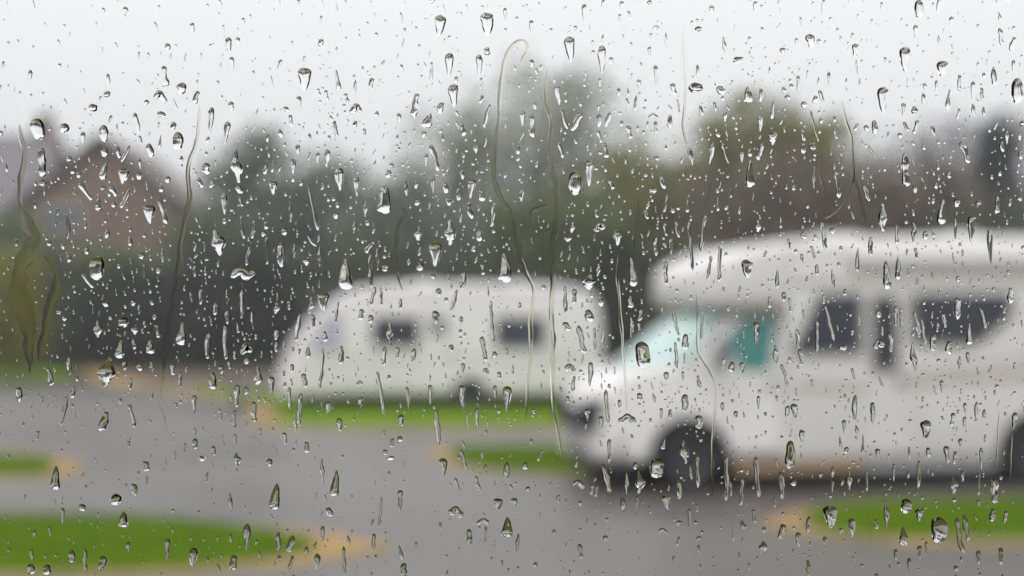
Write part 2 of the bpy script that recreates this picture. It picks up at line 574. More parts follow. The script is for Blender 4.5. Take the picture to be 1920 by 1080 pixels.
# ------------------------------------------------------------------ trees and shrubs
def leaf_mesh(name, centers, size, material, parent, flat=0.0):
    n = len(centers)
    d = rng.normal(size=(n, 3)); d /= np.linalg.norm(d, axis=1)[:, None]
    e = rng.normal(size=(n, 3)); e -= (e * d).sum(1)[:, None] * d
    e /= np.linalg.norm(e, axis=1)[:, None]
    s = (size * rng.uniform(.6, 1.4, n))[:, None]
    c = np.asarray(centers)
    V = np.empty((n, 4, 3))
    V[:, 0] = c - d * s
    V[:, 1] = c + e * s * .45
    V[:, 2] = c + d * s
    V[:, 3] = c - e * s * .45
    V = V.reshape(-1, 3)
    me = bpy.data.meshes.new(name)
    me.vertices.add(n * 4)
    me.vertices.foreach_set('co', V.ravel())
    me.loops.add(n * 4)
    me.loops.foreach_set('vertex_index', np.arange(n * 4, dtype=np.int32))
    me.polygons.add(n)
    me.polygons.foreach_set('loop_start', np.arange(0, n * 4, 4, dtype=np.int32))
    me.polygons.foreach_set('loop_total', np.full(n, 4, dtype=np.int32))
    me.update()
    me.materials.append(material)
    o = bpy.data.objects.new(name, me)
    COL.objects.link(o)
    o.parent = parent
    return o

def crown_points(n, cz, rx, ry, rz, clumps, spread, shape='round'):
    cs = []
    while len(cs) < clumps:
        v = rng.normal(size=3); v /= np.linalg.norm(v)
        rad = rng.uniform(.45, 1.0)
        p = v * rad
        if shape == 'cone':
            h = rng.uniform(0, 1)
            a = rng.uniform(0, 6.283)
            k = (1 - h) ** .8 * rng.uniform(.5, 1.0)
            p = np.array([math.cos(a) * k, math.sin(a) * k, h * 2 - 1])
        cs.append(p * np.array([rx, ry, rz]) + np.array([0, 0, cz]))
    cs = np.array(cs)
    idx = rng.integers(0, clumps, n)
    sp = spread * rng.uniform(.6, 1.3, clumps)[idx][:, None]
    p = cs[idx] + rng.normal(size=(n, 3)) * sp * np.array([1, 1, .8])
    p[:, 2] = np.maximum(p[:, 2], .12)
    return cs, p

def tree(name, label, cat, x, y, H, rx, cz, rz, leaves, lsize, lmat, clumps=60, spread=.55, group=None, shape='round', trunk_r=.22, twigs=0, twig_mat=None, limbs=14):
    t = empty(name, (x, y, 0))
    tag(t, label, cat, group)
    cs, pts = crown_points(max(leaves, 1), cz, rx, rx * .9, rz, clumps, spread, shape)
    V, Fc = [], []
    top = cz + rz * .55
    sway = [random.uniform(-.25, .25) for _ in range(2)]
    tp = [(0, 0, -.1), (sway[0] * .5, 0, top * .35), (sway[0], sway[1], top * .7), (sway[0] * 1.3, sway[1] * 1.4, top)]
    tube_mesh(V, Fc, tp, [trunk_r, trunk_r * .75, trunk_r * .45, trunk_r * .15], 8)
    for k in range(min(limbs, clumps)):
        c = cs[k]
        h0 = min(max(c[2] * random.uniform(.35, .75), .6), top * .95)
        a = Vector((sway[0] * h0 / top, sway[1] * h0 / top, h0))
        b = Vector(c)
        m = (a + b) * .5 + Vector((random.uniform(-.3, .3), random.uniform(-.3, .3), -.15))
        tube_mesh(V, Fc, [a, m, b], [trunk_r * .38, trunk_r * .24, trunk_r * .06], 5)
        for q in range(twigs):
            s0 = m.lerp(b, random.random())
            dr = Vector((random.gauss(0, 1), random.gauss(0, 1), random.gauss(.35, .8))).normalized() * random.uniform(.7, 1.7)
            tube_mesh(V, Fc, [s0, s0 + dr * .5 + Vector((0, 0, .06)), s0 + dr], [.025, .015, .006], 3)
    mesh_obj('trunk', V, Fc, twig_mat or M_BARK, t)
    if leaves:
        leaf_mesh('crown', pts, lsize, lmat, t)
    return t

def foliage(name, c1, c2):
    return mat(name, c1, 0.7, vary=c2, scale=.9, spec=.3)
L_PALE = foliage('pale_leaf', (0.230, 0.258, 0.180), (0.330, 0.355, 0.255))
L_OLIVE = foliage('olive_leaf', (0.158, 0.158, 0.045), (0.247, 0.240, 0.083))
L_MID = foliage('mid_green_leaf', (0.096, 0.136, 0.051), (0.168, 0.200, 0.080))
L_GREY = foliage('grey_green_leaf', (0.125, 0.158, 0.115), (0.210, 0.245, 0.180))
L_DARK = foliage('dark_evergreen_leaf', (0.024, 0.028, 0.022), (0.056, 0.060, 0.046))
L_CONE = foliage('conifer_needle', (0.055, 0.062, 0.066), (0.085, 0.092, 0.096))
L_BROWN = foliage('brown_bud', (0.131, 0.102, 0.075), (0.203, 0.160, 0.123))
L_PURPLE = foliage('purple_bud', (0.184, 0.157, 0.176), (0.264, 0.232, 0.248))
L_GREEN = foliage('fresh_green_leaf', (0.100, 0.140, 0.075), (0.150, 0.195, 0.100))
TW_PURPLE = mat('purple_twig', (0.11, 0.092, 0.098), 0.9)
TW_BROWN = mat('brown_twig', (0.11, 0.082, 0.062), 0.9)

def at_tree(name, label, cat, px, py_top, y, rx_px, z_lo, leaves, lsize, lmat, **kw):
    p = on_y(px, py_top, y)
    rx = rx_px * y / FPX
    H = p.z
    cz, rz = (H + z_lo) / 2, (H - z_lo) / 2 * .93
    return tree(name, label, cat, p.x, y, H, rx, cz, rz, leaves, lsize, lmat, **kw)

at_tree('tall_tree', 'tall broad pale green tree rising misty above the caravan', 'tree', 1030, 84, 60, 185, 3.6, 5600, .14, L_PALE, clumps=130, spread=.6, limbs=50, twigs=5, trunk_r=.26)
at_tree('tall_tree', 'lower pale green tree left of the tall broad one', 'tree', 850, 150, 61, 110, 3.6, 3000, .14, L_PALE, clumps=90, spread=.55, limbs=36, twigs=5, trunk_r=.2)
at_tree('dome_tree', 'rounded olive green tree crown above the motorhome cab', 'tree', 1440, 172, 52, 170, 3.5, 12000, .15, L_OLIVE, clumps=110, spread=.5, limbs=24)
at_tree('bare_tree', 'brown leafless tree in front of the olive tree crown', 'tree', 1500, 268, 47, 215, 2.6, 9500, .12, L_BROWN, clumps=80, spread=.6, limbs=70, twigs=9, twig_mat=TW_BROWN)
at_tree('leafy_tree', 'low olive green tree right of the tall pale tree', 'tree', 1200, 262, 55, 120, 2.5, 8000, .15, L_OLIVE, clumps=60, spread=.5, limbs=20)
at_tree('leafy_tree', 'mid green tree below the tall pale tree crown', 'tree', 1060, 335, 53, 140, 2.2, 8000, .15, L_MID, clumps=60, spread=.5, limbs=20)
at_tree('bare_tree', 'purple grey leafless tree behind the motorhome roof', 'tree', 1740, 200, 58, 150, 3.0, 3800, .13, L_PURPLE, clumps=64, spread=.6, limbs=60, twigs=10, twig_mat=TW_PURPLE)
at_tree('bare_tree', 'purple grey leafless tree at the right edge', 'tree', 1960, 170, 62, 150, 3.0, 3800, .13, L_PURPLE, clumps=64, spread=.6, limbs=60, twigs=10, twig_mat=TW_PURPLE)
at_tree('bare_tree', 'low brown leafless tree behind the motorhome roof at right', 'tree', 1730, 300, 50, 130, 2.4, 7500, .12, L_BROWN, clumps=64, spread=.55, limbs=50, twigs=8, twig_mat=TW_BROWN)
at_tree('conifer', 'narrow dark conifer near the right edge', 'tree', 1868, 225, 51, 62, .4, 8500, .14, L_CONE, clumps=90, spread=.3, shape='cone', limbs=20)
at_tree('leafy_tree', 'grey green tree right of the gable house', 'tree', 480, 222, 57, 85, 3.0, 5200, .15, L_GREY, clumps=60, spread=.45, limbs=20)
at_tree('leafy_tree', 'grey green tree standing left of the caravan front', 'tree', 610, 272, 58, 100, 3.0, 5200, .15, L_GREY, clumps=60, spread=.5, limbs=20)
at_tree('leafy_tree', 'grey green tree above the caravan roof front end', 'tree', 760, 330, 56, 110, 2.6, 5200, .15, L_GREY, clumps=60, spread=.5, limbs=20)
at_tree('leafy_tree', 'dark grey green tree above the middle of the caravan roof', 'tree', 900, 385, 55, 105, 2.6, 5200, .15, L_GREY, clumps=60, spread=.5, limbs=20)
at_tree('leafy_tree', 'fresh green small tree at the right corner of the gable house', 'tree', 395, 372, 55, 75, 1.6, 7000, .14, L_GREEN, clumps=46, spread=.4, limbs=14)
at_tree('leafy_tree', 'green bushy tree at the left edge below the slate roof', 'tree', 10, 405, 54, 95, 1.0, 8000, .15, L_GREEN, clumps=50, spread=.45, limbs=14)
at_tree('leafy_tree', 'green bushy tree in front of the gable house wall', 'tree', 215, 462, 55, 130, .8, 8000, .15, L_MID, clumps=50, spread=.45, limbs=14)

at_tree('leafy_bush', 'yellow green bush at the left edge in front of the hedge', 'bush', 18, 452, 46, 36, .1, 5000, .13, foliage('yellow_leaf', (0.200, 0.200, 0.030), (0.300, 0.295, 0.055)), clumps=46, spread=.42, limbs=12, trunk_r=.08)
L_HEDGE = foliage('hedge_leaf', (0.075, 0.088, 0.050), (0.125, 0.138, 0.080))
HG = 'dark evergreen shrubs of the boundary hedge'
spots = [(-70, 500, 'beyond the left edge'), (90, 505, 'below the gable house at the far left'), (250, 500, 'below the middle of the gable house wall'), (400, 470, 'left of the caravan, second from its front'),
         (545, 455, 'right beside the sloping caravan front'), (700, 450, 'behind the caravan front window end'), (860, 462, 'behind the middle of the caravan roof'),
         (1010, 455, 'behind the rear half of the caravan roof'), (1170, 440, 'in the gap between caravan and motorhome'), (1330, 425, 'behind the motorhome windscreen'),
         (1490, 405, 'behind the motorhome cab roof'), (1650, 395, 'behind the middle of the motorhome roof'), (1810, 385, 'behind the right half of the motorhome roof'), (1980, 385, 'behind the motorhome at the right edge')]
for px, pt, where in [(a_, b_ + random.uniform(-22, 30), c_) for a_, b_, c_ in spots]:
    yy = 53.0 + random.uniform(-1.0, 1.0) - (6.0 if px > 1250 else 0)
    p = on_y(px, pt, yy)
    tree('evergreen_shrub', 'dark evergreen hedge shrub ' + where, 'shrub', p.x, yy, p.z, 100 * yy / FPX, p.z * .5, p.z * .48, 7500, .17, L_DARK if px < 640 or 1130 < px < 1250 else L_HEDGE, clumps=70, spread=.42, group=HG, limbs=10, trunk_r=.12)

# the wooded boundary goes on round the site beyond both edges of the picture; the drops on the glass mirror it
def woodland(name, label, a0, a1, seed):
    r_ = np.random.default_rng(seed)
    n = 15000
    az = r_.uniform(a0, a1, n)
    lump = np.sin(az * 23.0) * .9 + np.sin(az * 51.0 + 1) * .6
    dist = 40 + lump + r_.normal(0, 1.3, n)
    top = 7.2 + 1.8 * np.sin(az * 17.0 + 2) + np.sin(az * 41.0)
    z = top * r_.uniform(0, 1, n) ** .8 + .1
    pts = np.stack([np.sin(az) * dist, np.cos(az) * dist, z], 1)
    root = tag(empty(name, (0, 0, 0)), label, 'woodland', kind='stuff')
    leaf_mesh('foliage', pts, .36, L_HEDGE, root)
woodland('woodland', 'leafy woodland continuing beyond the left edge of the picture', R(-82), R(-27), 3)
woodland('woodland', 'leafy woodland continuing beyond the right edge of the picture', R(27), R(82), 4)
# ------------------------------------------------------------------ wheels
def lathe_y(name, prof, material, parent, n=32):
    """profile of (radius, y) spun about the y axis"""
    V, Fc = [], []
    m = len(prof)
    for k in range(n):
        t = 2 * math.pi * k / n
        for r, y in prof:
            V.append((r * math.cos(t), y, r * math.sin(t)))
    for k in range(n):
        for i in range(m - 1):
            a, b = k * m + i, ((k + 1) % n) * m + i
            Fc.append((a, a + 1, b + 1, b))
    return mesh_obj(name, V, Fc, material, parent, smooth=True, sharp=35)

def wheel(parent, x, y, r, w, out):
    """out = -1: outer face towards -y"""
    we = empty('wheel', (x, y, r))
    we.parent = parent
    prof = [(r * .60, -w / 2), (r * .72, -w / 2 - .01), (r * .93, -w / 2 + .005), (r, -w / 2 + .04), (r, w / 2 - .04), (r * .93, w / 2 - .005), (r * .72, w / 2 + .01), (r * .60, w / 2), (r * .58, 0), (r * .60, -w / 2)]
    lathe_y('tyre', prof, M_BLACK, we)
    s = out
    prof = [(.0, s * (w / 2 - .015)), (r * .12, s * (w / 2 - .015)), (r * .16, s * (w / 2 - .045)), (r * .48, s * (w / 2 - .05)), (r * .56, s * (w / 2 - .01)), (r * .605, s * (w / 2 - .004)), (r * .60, s * (w / 2 - .05)), (r * .2, s * (w / 2 - .09)), (0, s * (w / 2 - .09))]
    rim = lathe_y('rim', prof, M_SILVER, we)
    for k in range(8):
        a = 2 * math.pi * k / 8
        bm = bmesh.new()
        bmesh.ops.create_cone(bm, cap_ends=True, segments=12, radius1=r * .055, radius2=r * .055, depth=.012, matrix=Matrix.Translation((r * .36 * math.cos(a), s * (w / 2 - .044), r * .36 * math.sin(a))) @ Matrix.Rotation(R(90), 4, 'X'))
        bm_obj('vent_hole', bm, M_UNDER, rim)
    return we

# ------------------------------------------------------------------ motorhome
WB = 4.2
fw = on_ground(1297, 922)
ang = R(10)
mh = tag(empty('motorhome', fw, ang), 'white coachbuilt motorhome with overcab bed and teal cab windows', 'motorhome')
# local frame: x to the rear, near side at y = 0, far side at y = 2.2; origin below the near front wheel
YC, HWD = 1.08, 1.10
M_SKIRT = mat('tan_skirt', (0.36, 0.255, 0.165), 0.5)
def sec(hw_, z0, z1, r, top=1.0, yc=YC):
    return [(y + yc, z) for y, z in section(hw_, z0, z1, r, top)]

body = loft('body', [(1.13, sec(1.04, .32, 2.80, .10)), (1.19, sec(1.10, .30, 2.86, .12)), (1.8, sec(1.10, .30, 2.90, .13)), (3.0, sec(1.10, .30, 2.93, .13)), (5.3, sec(1.10, .30, 2.94, .13)),
                     (5.55, sec(1.09, .34, 2.90, .16)), (5.68, sec(1.06, .42, 2.80, .2)), (5.72, sec(1.0, .5, 2.7, .2))], M_WHITE, mh)
cut_cylinders(body, [(WB, .37, .47, -.3, .42)])
over = loft('overcab', [(0.03, sec(.50, 2.24, 2.40, .07)), (0.06, sec(.68, 2.16, 2.50, .13)), (0.15, sec(.84, 2.10, 2.58, .16)), (0.29, sec(.96, 2.065, 2.655, .17)), (0.49, sec(1.05, 2.05, 2.725, .18)),
                        (.65, sec(1.085, 2.05, 2.785, .17)), (.95, sec(1.097, 2.055, 2.83, .15)), (1.135, sec(1.08, 2.06, 2.85, .13))], M_WHITE, mh)
cab = loft('cab', [(-1.12, sec(.66, .50, .92, .10)), (-1.09, sec(.82, .38, 1.02, .14)), (-1.02, sec(.93, .33, 1.13, .15, .93)), (-.88, sec(.985, .32, 1.25, .15, .90)), (-.68, sec(1.01, .32, 1.37, .12, .90)),
                   (-.40, sec(1.015, .32, 1.42, .09, .90)), (-.05, sec(1.02, .32, 1.44, .09, .88)), (.20, sec(1.02, .32, 1.66, .12, .85)), (.40, sec(1.02, .32, 1.86, .14, .83)), (.54, sec(1.02, .32, 2.04, .16, .81)), (.60, sec(1.02, .32, 2.06, .16, .81)), (1.13, sec(1.02, .32, 2.06, .16, .83))], M_WHITE, mh)
cut_cylinders(cab, [(0, .37, .47, -.3, .46)])

# windscreen: a curved sheet lying on the cab's sloping front
V, Fc = [], []
nu, nv = 13, 7
for j in range(nv):
    t = j / (nv - 1)
    for i in range(nu):
        s = -1 + 2 * i / (nu - 1)
        zc = 1.405 + t * (2.04 - 1.405)
        xs_ = -.62 + .84 * t
        hwid = .915 - .075 * t
        V.append((xs_ + (.60 - .36 * t) * abs(s) ** 2.3, YC + s * hwid, zc))
for j in range(nv - 1):
    for i in range(nu - 1):
        a = j * nu + i
        Fc.append((a, a + 1, a + nu + 1, a + nu))
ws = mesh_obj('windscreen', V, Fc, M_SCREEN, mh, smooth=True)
md = ws.modifiers.new('thick', 'SOLIDIFY'); md.thickness = .02; md.offset = 0
# wipers
for s in (-.45, .25):
    V, Fc = [], []
    tube_mesh(V, Fc, [(-.72, YC + s * .6, 1.415), (-.70, YC + s * .6 + .15, 1.45), (-.66, YC + s * .6 + .35, 1.47)], [.013, .012, .008], 5)
    mesh_obj('wiper', V, Fc, M_BLACK, mh)

def side_panel(name, pts, material, y, t=.014, rad=.05, parent=mh):
    p = rounded_poly(pts, rad, 4)
    return prism_xz(name, p, y - t, y + .02, material, parent)

def shrink(pts, d):
    c = Vector((sum(p[0] for p in pts) / len(pts), sum(p[1] for p in pts) / len(pts)))
    out = []
    for p in pts:
        v = Vector(p) - c
        out.append(tuple(c + v * (1 - d / v.length)))
    return out

def side_window(pts, y, glass, rad=.06, parent=mh, frame=M_PLASTIC):
    g = side_panel('window', pts, glass, y, t=.022, rad=rad, parent=parent)
    bm = bmesh.new()
    o = rounded_poly(shrink(pts, -.035), rad, 4)
    i = rounded_poly(shrink(pts, .012), rad, 4)
    n = len(o)
    for q, yy in ((o, y - .028), (i, y - .028)):
        pass
    ov = [bm.verts.new((x, y - .030, z)) for x, z in o]
    iv = [bm.verts.new((x, y - .030, z)) for x, z in i]
    ob = [bm.verts.new((x, y + .01, z)) for x, z in o]
    ib = [bm.verts.new((x, y + .01, z)) for x, z in i]
    for k in range(n):
        q = (k + 1) % n
        bm.faces.new((ov[k], ov[q], iv[q], iv[k]))
        bm.faces.new((ov[k], ob[k], ob[q], ov[q]))
        bm.faces.new((iv[k], iv[q], ib[q], ib[k]))
    bm_obj('frame', bm, frame, g)
    return g

# near side of the body lies at y = YC - 1.10 = -0.02; of the cab at y = 0.06 with the upper part leaning in
NS = YC - HWD
def lean(z):           # y of the cab's near flank at height z (upper part leans in)
    return YC - 1.02 * (1 - (1 - .83) * max(0, min(1, (z - .32) / (2.06 - .32))))

# cab door: outline groove, handle, teal window
cw = [(.62, 1.36), (.98, 1.36), (1.08, 1.97), (.70, 1.97), (.46, 1.72)]
def lean_panel(name, pts, material, off, parent, rad=.05, thick=.02):
    p = rounded_poly(pts, rad, 4)
    bm = bmesh.new()
    a = [bm.verts.new((x, lean(z) - off, z)) for x, z in p]
    b = [bm.verts.new((x, lean(z) - off + thick, z)) for x, z in p]
    bm.faces.new(a); bm.faces.new(b[::-1])
    n = len(p)
    for k in range(n):
        bm.faces.new((a[k], b[k], b[(k + 1) % n], a[(k + 1) % n]))
    return bm_obj(name, bm, material, parent)
door = lean_panel('door', [(.44, .46), (1.10, .46), (1.10, 2.0), (.70, 2.0), (.30, 1.36), (.40, .9)], M_WHITE, .012, mh, rad=.06)
lean_panel('window', cw, M_TEAL, .024, door)
box('door_handle', .90, 1.06, lean(1.2) - .045, lean(1.2) - .013, 1.17, 1.21, M_PLASTIC, door, .008)
# mirror
mi = box('mirror', .24, .36, -.24, -.06, 1.38, 1.72, M_PLASTIC, mh, .03)
box('mirror_glass', .362, .368, -.225, -.075, 1.42, 1.68, M_LAMP, mi)
V, Fc = [], []
tube_mesh(V, Fc, [(.32, .16, 1.46), (.30, -.08, 1.46)], [.03, .025], 6)
mesh_obj('mirror_arm', V, Fc, M_PLASTIC, mi)
# habitation windows, entrance door, hatches
side_panel('window_band', [(1.18, 1.52), (2.08, 1.52), (2.08, 2.25), (1.50, 2.25)], M_GREYDECAL, NS, t=.005, rad=.04)
side_panel('window_band', [(2.60, 1.66), (2.66, 1.66), (2.66, 2.24), (2.60, 2.24)], M_GREYDECAL, NS, t=.005, rad=.01)
side_window([(1.20, 1.58), (2.00, 1.58), (2.00, 2.21), (1.54, 2.21)], NS, M_TINT)
hd = side_panel('entrance_door', [(2.10, .42), (2.58, .42), (2.58, 2.26), (2.10, 2.26)], M_WHITE, NS, t=.012, rad=.07)
side_window([(2.17, 1.38), (2.46, 1.38), (2.46, 2.19), (2.17, 2.19)], NS - .012, M_TINT, parent=hd)
box('door_handle', 2.47, 2.54, NS - .05, NS - .013, 1.18, 1.30, M_PLASTIC, hd, .01)
side_window([(2.70, 1.68), (3.46, 1.68), (3.88, 1.98), (3.88, 2.23), (2.70, 2.23)], NS, M_TINT)
side_panel('locker_hatch', [(2.85, .62), (3.55, .62), (3.55, 1.12), (2.85, 1.12)], M_WHITE, NS, t=.010, rad=.05)
side_panel('fridge_vent', [(4.35, 1.35), (4.75, 1.35), (4.75, 1.62), (4.35, 1.62)], M_PLASTIC, NS, t=.014, rad=.02)
side_window([(4.55, 1.75), (5.25, 1.75), (5.25, 2.2), (4.55, 2.2)], NS, M_TINT)
# graphics and rails
side_panel('decal_stripe', [(1.25, 1.13), (2.08, 1.10), (2.08, 1.18), (1.25, 1.22)], M_BEIGE, NS, t=.004, rad=.01)
side_panel('decal_stripe', [(2.60, 1.145), (5.4, 1.30), (5.4, 1.46), (2.60, 1.235)], M_BEIGE, NS, t=.004, rad=.01)
side_panel('decal_stripe', [(2.62, 1.28), (4.28, 1.48), (4.28, 1.53), (2.62, 1.315)], M_GREYDECAL, NS, t=.004, rad=.01)
side_panel('body_rail', [(1.2, 2.34), (5.5, 2.38), (5.5, 2.43), (1.2, 2.39)], M_BEIGE, NS, t=.016, rad=.01)
V, Fc = [], []
tube_mesh(V, Fc, [(1.9, NS - .055, 2.64), (5.3, NS - .055, 2.66)], [.065, .065], 10)
aw = mesh_obj('awning_case', V, Fc, M_WHITE, mh, smooth=True)
# skirts, underside and the dark shade band below it
box('side_skirt', .50, 2.05, NS - .006, NS + .06, .20, .318, M_SKIRT, mh)
box('side_skirt', 2.07, WB - .47, NS - .006, NS + .06, .20, .298, M_GREYDECAL, mh)
box('underbody_and_shade', -.8, 5.3, .48, 1.70, .05, .318, M_UNDER, mh)  # chassis block, carried low so its black deepens the shade beneath
box('underbody_and_shade', .60, WB - .55, .06, .478, .055, .198, M_UNDER, mh)  # black box added as the dark shade band below the near side
box('underbody_and_shade', -.95, -.55, .12, .478, .16, .318, M_UNDER, mh)
for xx, y_a, y_b in ((0, .47, 1.7), (WB, .43, 1.73)):
    box('axle', xx - .05, xx + .05, y_a, y_b, .30, .40, M_UNDER, mh)
# front: bumper, grille, headlamps, indicators, number plate
bm = bmesh.new()
N = 15
ring = []
for (dz, grow) in ((.27, 0.0), (.30, .03), (.52, .035), (.60, .0)):
    row = []
    for i in range(N):
        s = -1 + 2 * i / (N - 1)
        x = -1.13 + .36 * abs(s) ** 3.2
        row.append(bm.verts.new((x - grow, YC + s * (.99 + grow * .6), dz)))
    ring.append(row)
for a, b in zip(ring, ring[1:]):
    for i in range(N - 1):
        bm.faces.new((a[i], a[i + 1], b[i + 1], b[i]))
bp = bm_obj('bumper', bm, M_PLASTIC, mh, smooth=True, sharp=60)
md = bp.modifiers.new('thick', 'SOLIDIFY'); md.thickness = .04; md.offset = -1
gr = prism_xz('grille', [(-1.17, .66), (-1.09, .66), (-1.05, .90), (-1.14, .90)], YC - .42, YC + .42, M_UNDER, mh)
for k in range(4):
    box('grille_bar', -1.185, -1.15, YC - .40, YC + .40, .675 + k * .055, .690 + k * .055, M_PLASTIC, gr)
for s in (-1, 1):
    V, Fc = [], []
    rows = []
    for j in range(6):
        t = j / 5
        for i in range(7):
            q = i / 6
            yy = YC + s * (.46 + .43 * q)
            zz = .70 + (.27 + .07 * q) * t
            x = float(np.interp(abs(yy - YC), [.0, .66, .82, .93, .985], [-1.12, -1.12, -1.09, -1.02, -.88])) + max(0, zz - .86) * .55
            V.append((x - .035, yy + s * .035 * q, zz))
    for j in range(5):
        for i in range(6):
            a = j * 7 + i
            Fc.append((a, a + 1, a + 8, a + 7))
    hl = mesh_obj('headlight', V, Fc, M_LAMP, mh, smooth=True)
    md = hl.modifiers.new('thick', 'SOLIDIFY'); md.thickness = .06; md.offset = 0
box('number_plate', -1.195, -1.180, YC - .26, YC + .26, .40, .51, M_WHITE, mh)
# roof furniture
box('roof_vent', 1.9, 2.4, .8, 1.3, 2.88, 2.99, M_UPVC, mh, .03)
box('roof_vent', 3.6, 4.0, .8, 1.2, 2.91, 3.02, M_UPVC, mh, .03)
for xx in (0, WB):
    wheel(mh, xx, .16, .37, .225, -1)
    wheel(mh, xx, 2.0, .37, .225, 1)
for xx in (0, WB):        # dark liners above the wheels
    lathe_liner = []
    V, Fc = [], []
    n = 17
    rr_ = .465
    for k in range(n):
        a = math.pi * k / (n - 1)
        V += [(xx + rr_ * math.cos(a), .02, .37 + rr_ * math.sin(a)), (xx + rr_ * math.cos(a), .40, .37 + rr_ * math.sin(a))]
    for k in range(n - 1):
        Fc.append((2 * k, 2 * k + 1, 2 * k + 3, 2 * k + 2))
    Fc.append(tuple(2 * k + 1 for k in range(n)))
    mesh_obj('wheel_liner', V, Fc, M_UNDER, mh)
# rear lamps
for s in (-1, 1):
    box('rear_lamp', 5.70, 5.735, YC + s * .86 - .06, YC + s * .86 + .06, .8, 1.2, M_RED, mh, .01)

# small blue container on the ground by the motorhome
bl = on_ground(1627, 893)
bc = tag(empty('water_container', bl, ang), 'small blue plastic container on the ground beside the motorhome', 'container')
bm = bmesh.new()
add_box(bm, -.24, .24, -.11, .11, 0, .21, .03)
bm_obj('body', bm, M_BLUE, bc, smooth=True)
V, Fc = [], []
tube_mesh(V, Fc, [(-.16, 0, .205), (-.16, 0, .25)], [.04, .04], 10)
mesh_obj('cap', V, Fc, M_BLACK, bc)
V, Fc = [], []
tube_mesh(V, Fc, [(-.06, 0, .2), (-.05, 0, .255), (.10, 0, .255), (.12, 0, .2)], [.015] * 4, 6)
mesh_obj('handle', V, Fc, M_BLUE, bc)

# ------------------------------------------------------------------ touring caravan
cf = on_ground(882, 769)
cv = tag(empty('touring_caravan', cf, R(3)), 'cream white touring caravan with sloping front parked on grass', 'caravan')
CYC, CHW = 1.12, 1.14
def csec(hw_, z0, z1, r, top=1.0):
    return [(y + CYC, z) for y, z in section(hw_, z0, z1, r, top)]
cb = loft('body', [(-4.06, csec(1.00, .34, .60, .06)), (-4.04, csec(1.05, .32, .80, .08)), (-3.90, csec(1.10, .30, 1.12, .08)), (-3.68, csec(1.12, .30, 1.50, .09)), (-3.40, csec(1.13, .30, 1.86, .11)), (-3.05, csec(1.14, .30, 2.18, .13)),
                   (-2.68, csec(1.14, .30, 2.43, .15)), (-2.25, csec(1.14, .30, 2.58, .15)), (-1.75, csec(1.14, .30, 2.65, .15)), (0, csec(1.14, .30, 2.66, .15)), (1.9, csec(1.14, .30, 2.62, .15)), (2.35, csec(1.13, .30, 2.54, .18)),
                   (2.6, csec(1.11, .32, 2.40, .22)), (2.74, csec(1.07, .36, 2.15, .24)), (2.80, csec(1.0, .42, 1.8, .22))], M_CREAM, cv)
cut_cylinders(cb, [(0, .33, .365, -.3, .35)])
CNS = CYC - CHW
def cwin(pts, glass=M_TINT, rad=.07):
    return side_window(pts, CNS, glass, rad, cv, M_PLASTIC)
cwin([(-2.02, 1.35), (-1.10, 1.35), (-1.10, 1.93), (-2.02, 1.93)])
cwin([(.55, 1.33), (1.55, 1.33), (1.55, 1.93), (.55, 1.93)])
cdoor = side_panel('door', [(-.98, .42), (-.38, .42), (-.38, 2.22), (-.98, 2.22)], M_CREAM, CNS, t=.012, rad=.08, parent=cv)
side_window([(-.80, 1.62), (-.54, 1.62), (-.54, 1.90), (-.80, 1.90)], CNS - .012, mat('smoked_small_window', (.17, .17, .19), .2), .05, cdoor)
box('door_handle', -.47, -.41, CNS - .05, CNS - .013, 1.15, 1.27, M_PLASTIC, cdoor, .01)
# front corner window following the slope, lilac of mirrored sky put into its base colour
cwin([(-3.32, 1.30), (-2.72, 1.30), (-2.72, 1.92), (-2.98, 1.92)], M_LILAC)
V, Fc = [], []
prof = [(-3.77, 1.37), (-3.61, 1.60), (-3.42, 1.84), (-3.20, 2.07)]
for (x, z) in prof:
    for s in (-.92, -.3, .3, .92):
        V.append((x - .012, CYC + s, z + .022))
for j in range(3):
    for i in range(3):
        a = j * 4 + i
        Fc.append((a, a + 1, a + 5, a + 4))
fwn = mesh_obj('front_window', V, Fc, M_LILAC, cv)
md = fwn.modifiers.new('thick', 'SOLIDIFY'); md.thickness = .03; md.offset = 0
side_panel('locker_hatch', [(1.6, .5), (2.2, .5), (2.2, .9), (1.6, .9)], M_CREAM, CNS, t=.01, rad=.04, parent=cv)
side_panel('decal_stripe', [(-3.3, 1.06), (-1.02, 1.06), (-1.02, 1.10), (-3.4, 1.10)], M_GREYDECAL, CNS, t=.004, rad=.01, parent=cv)
side_panel('decal_stripe', [(-.36, 1.06), (2.3, 1.06), (2.3, 1.10), (-.36, 1.10)], M_GREYDECAL, CNS, t=.004, rad=.01, parent=cv)
box('awning_rail', -2.2, 2.2, CNS - .012, CNS + .02, 2.50, 2.53, M_UPVC, cv)
box('chassis', -3.6, 2.5, .3, 1.94, .16, .305, M_UNDER, cv)
box('axle', -.05, .05, .36, 1.9, .28, .36, M_UNDER, cv)
wheel(cv, 0, .13, .33, .19, -1)
wheel(cv, 0, 2.11, .33, .19, 1)
side_panel('red_reflector', [(.48, .36), (.62, .36), (.62, .42), (.48, .42)], M_RED, CNS, t=.012, rad=.01, parent=cv)
bm = bmesh.new()
for s in (-.45, .45):
    vs_ = add_box(bm, 0, 1, -.03, .03, .36, .44)
    for v in vs_:
        t = v.co.x
        v.co.x = -5.15 + t * 1.25
        v.co.y = v.co.y + CYC + s * t
bm_obj('drawbar', bm, M_STEEL, cv)
V, Fc = [], []
tube_mesh(V, Fc, [(-5.0, CYC, .04), (-5.0, CYC, .62)], [.03, .03], 8)
jk = mesh_obj('jockey_stand', V, Fc, M_STEEL, cv)
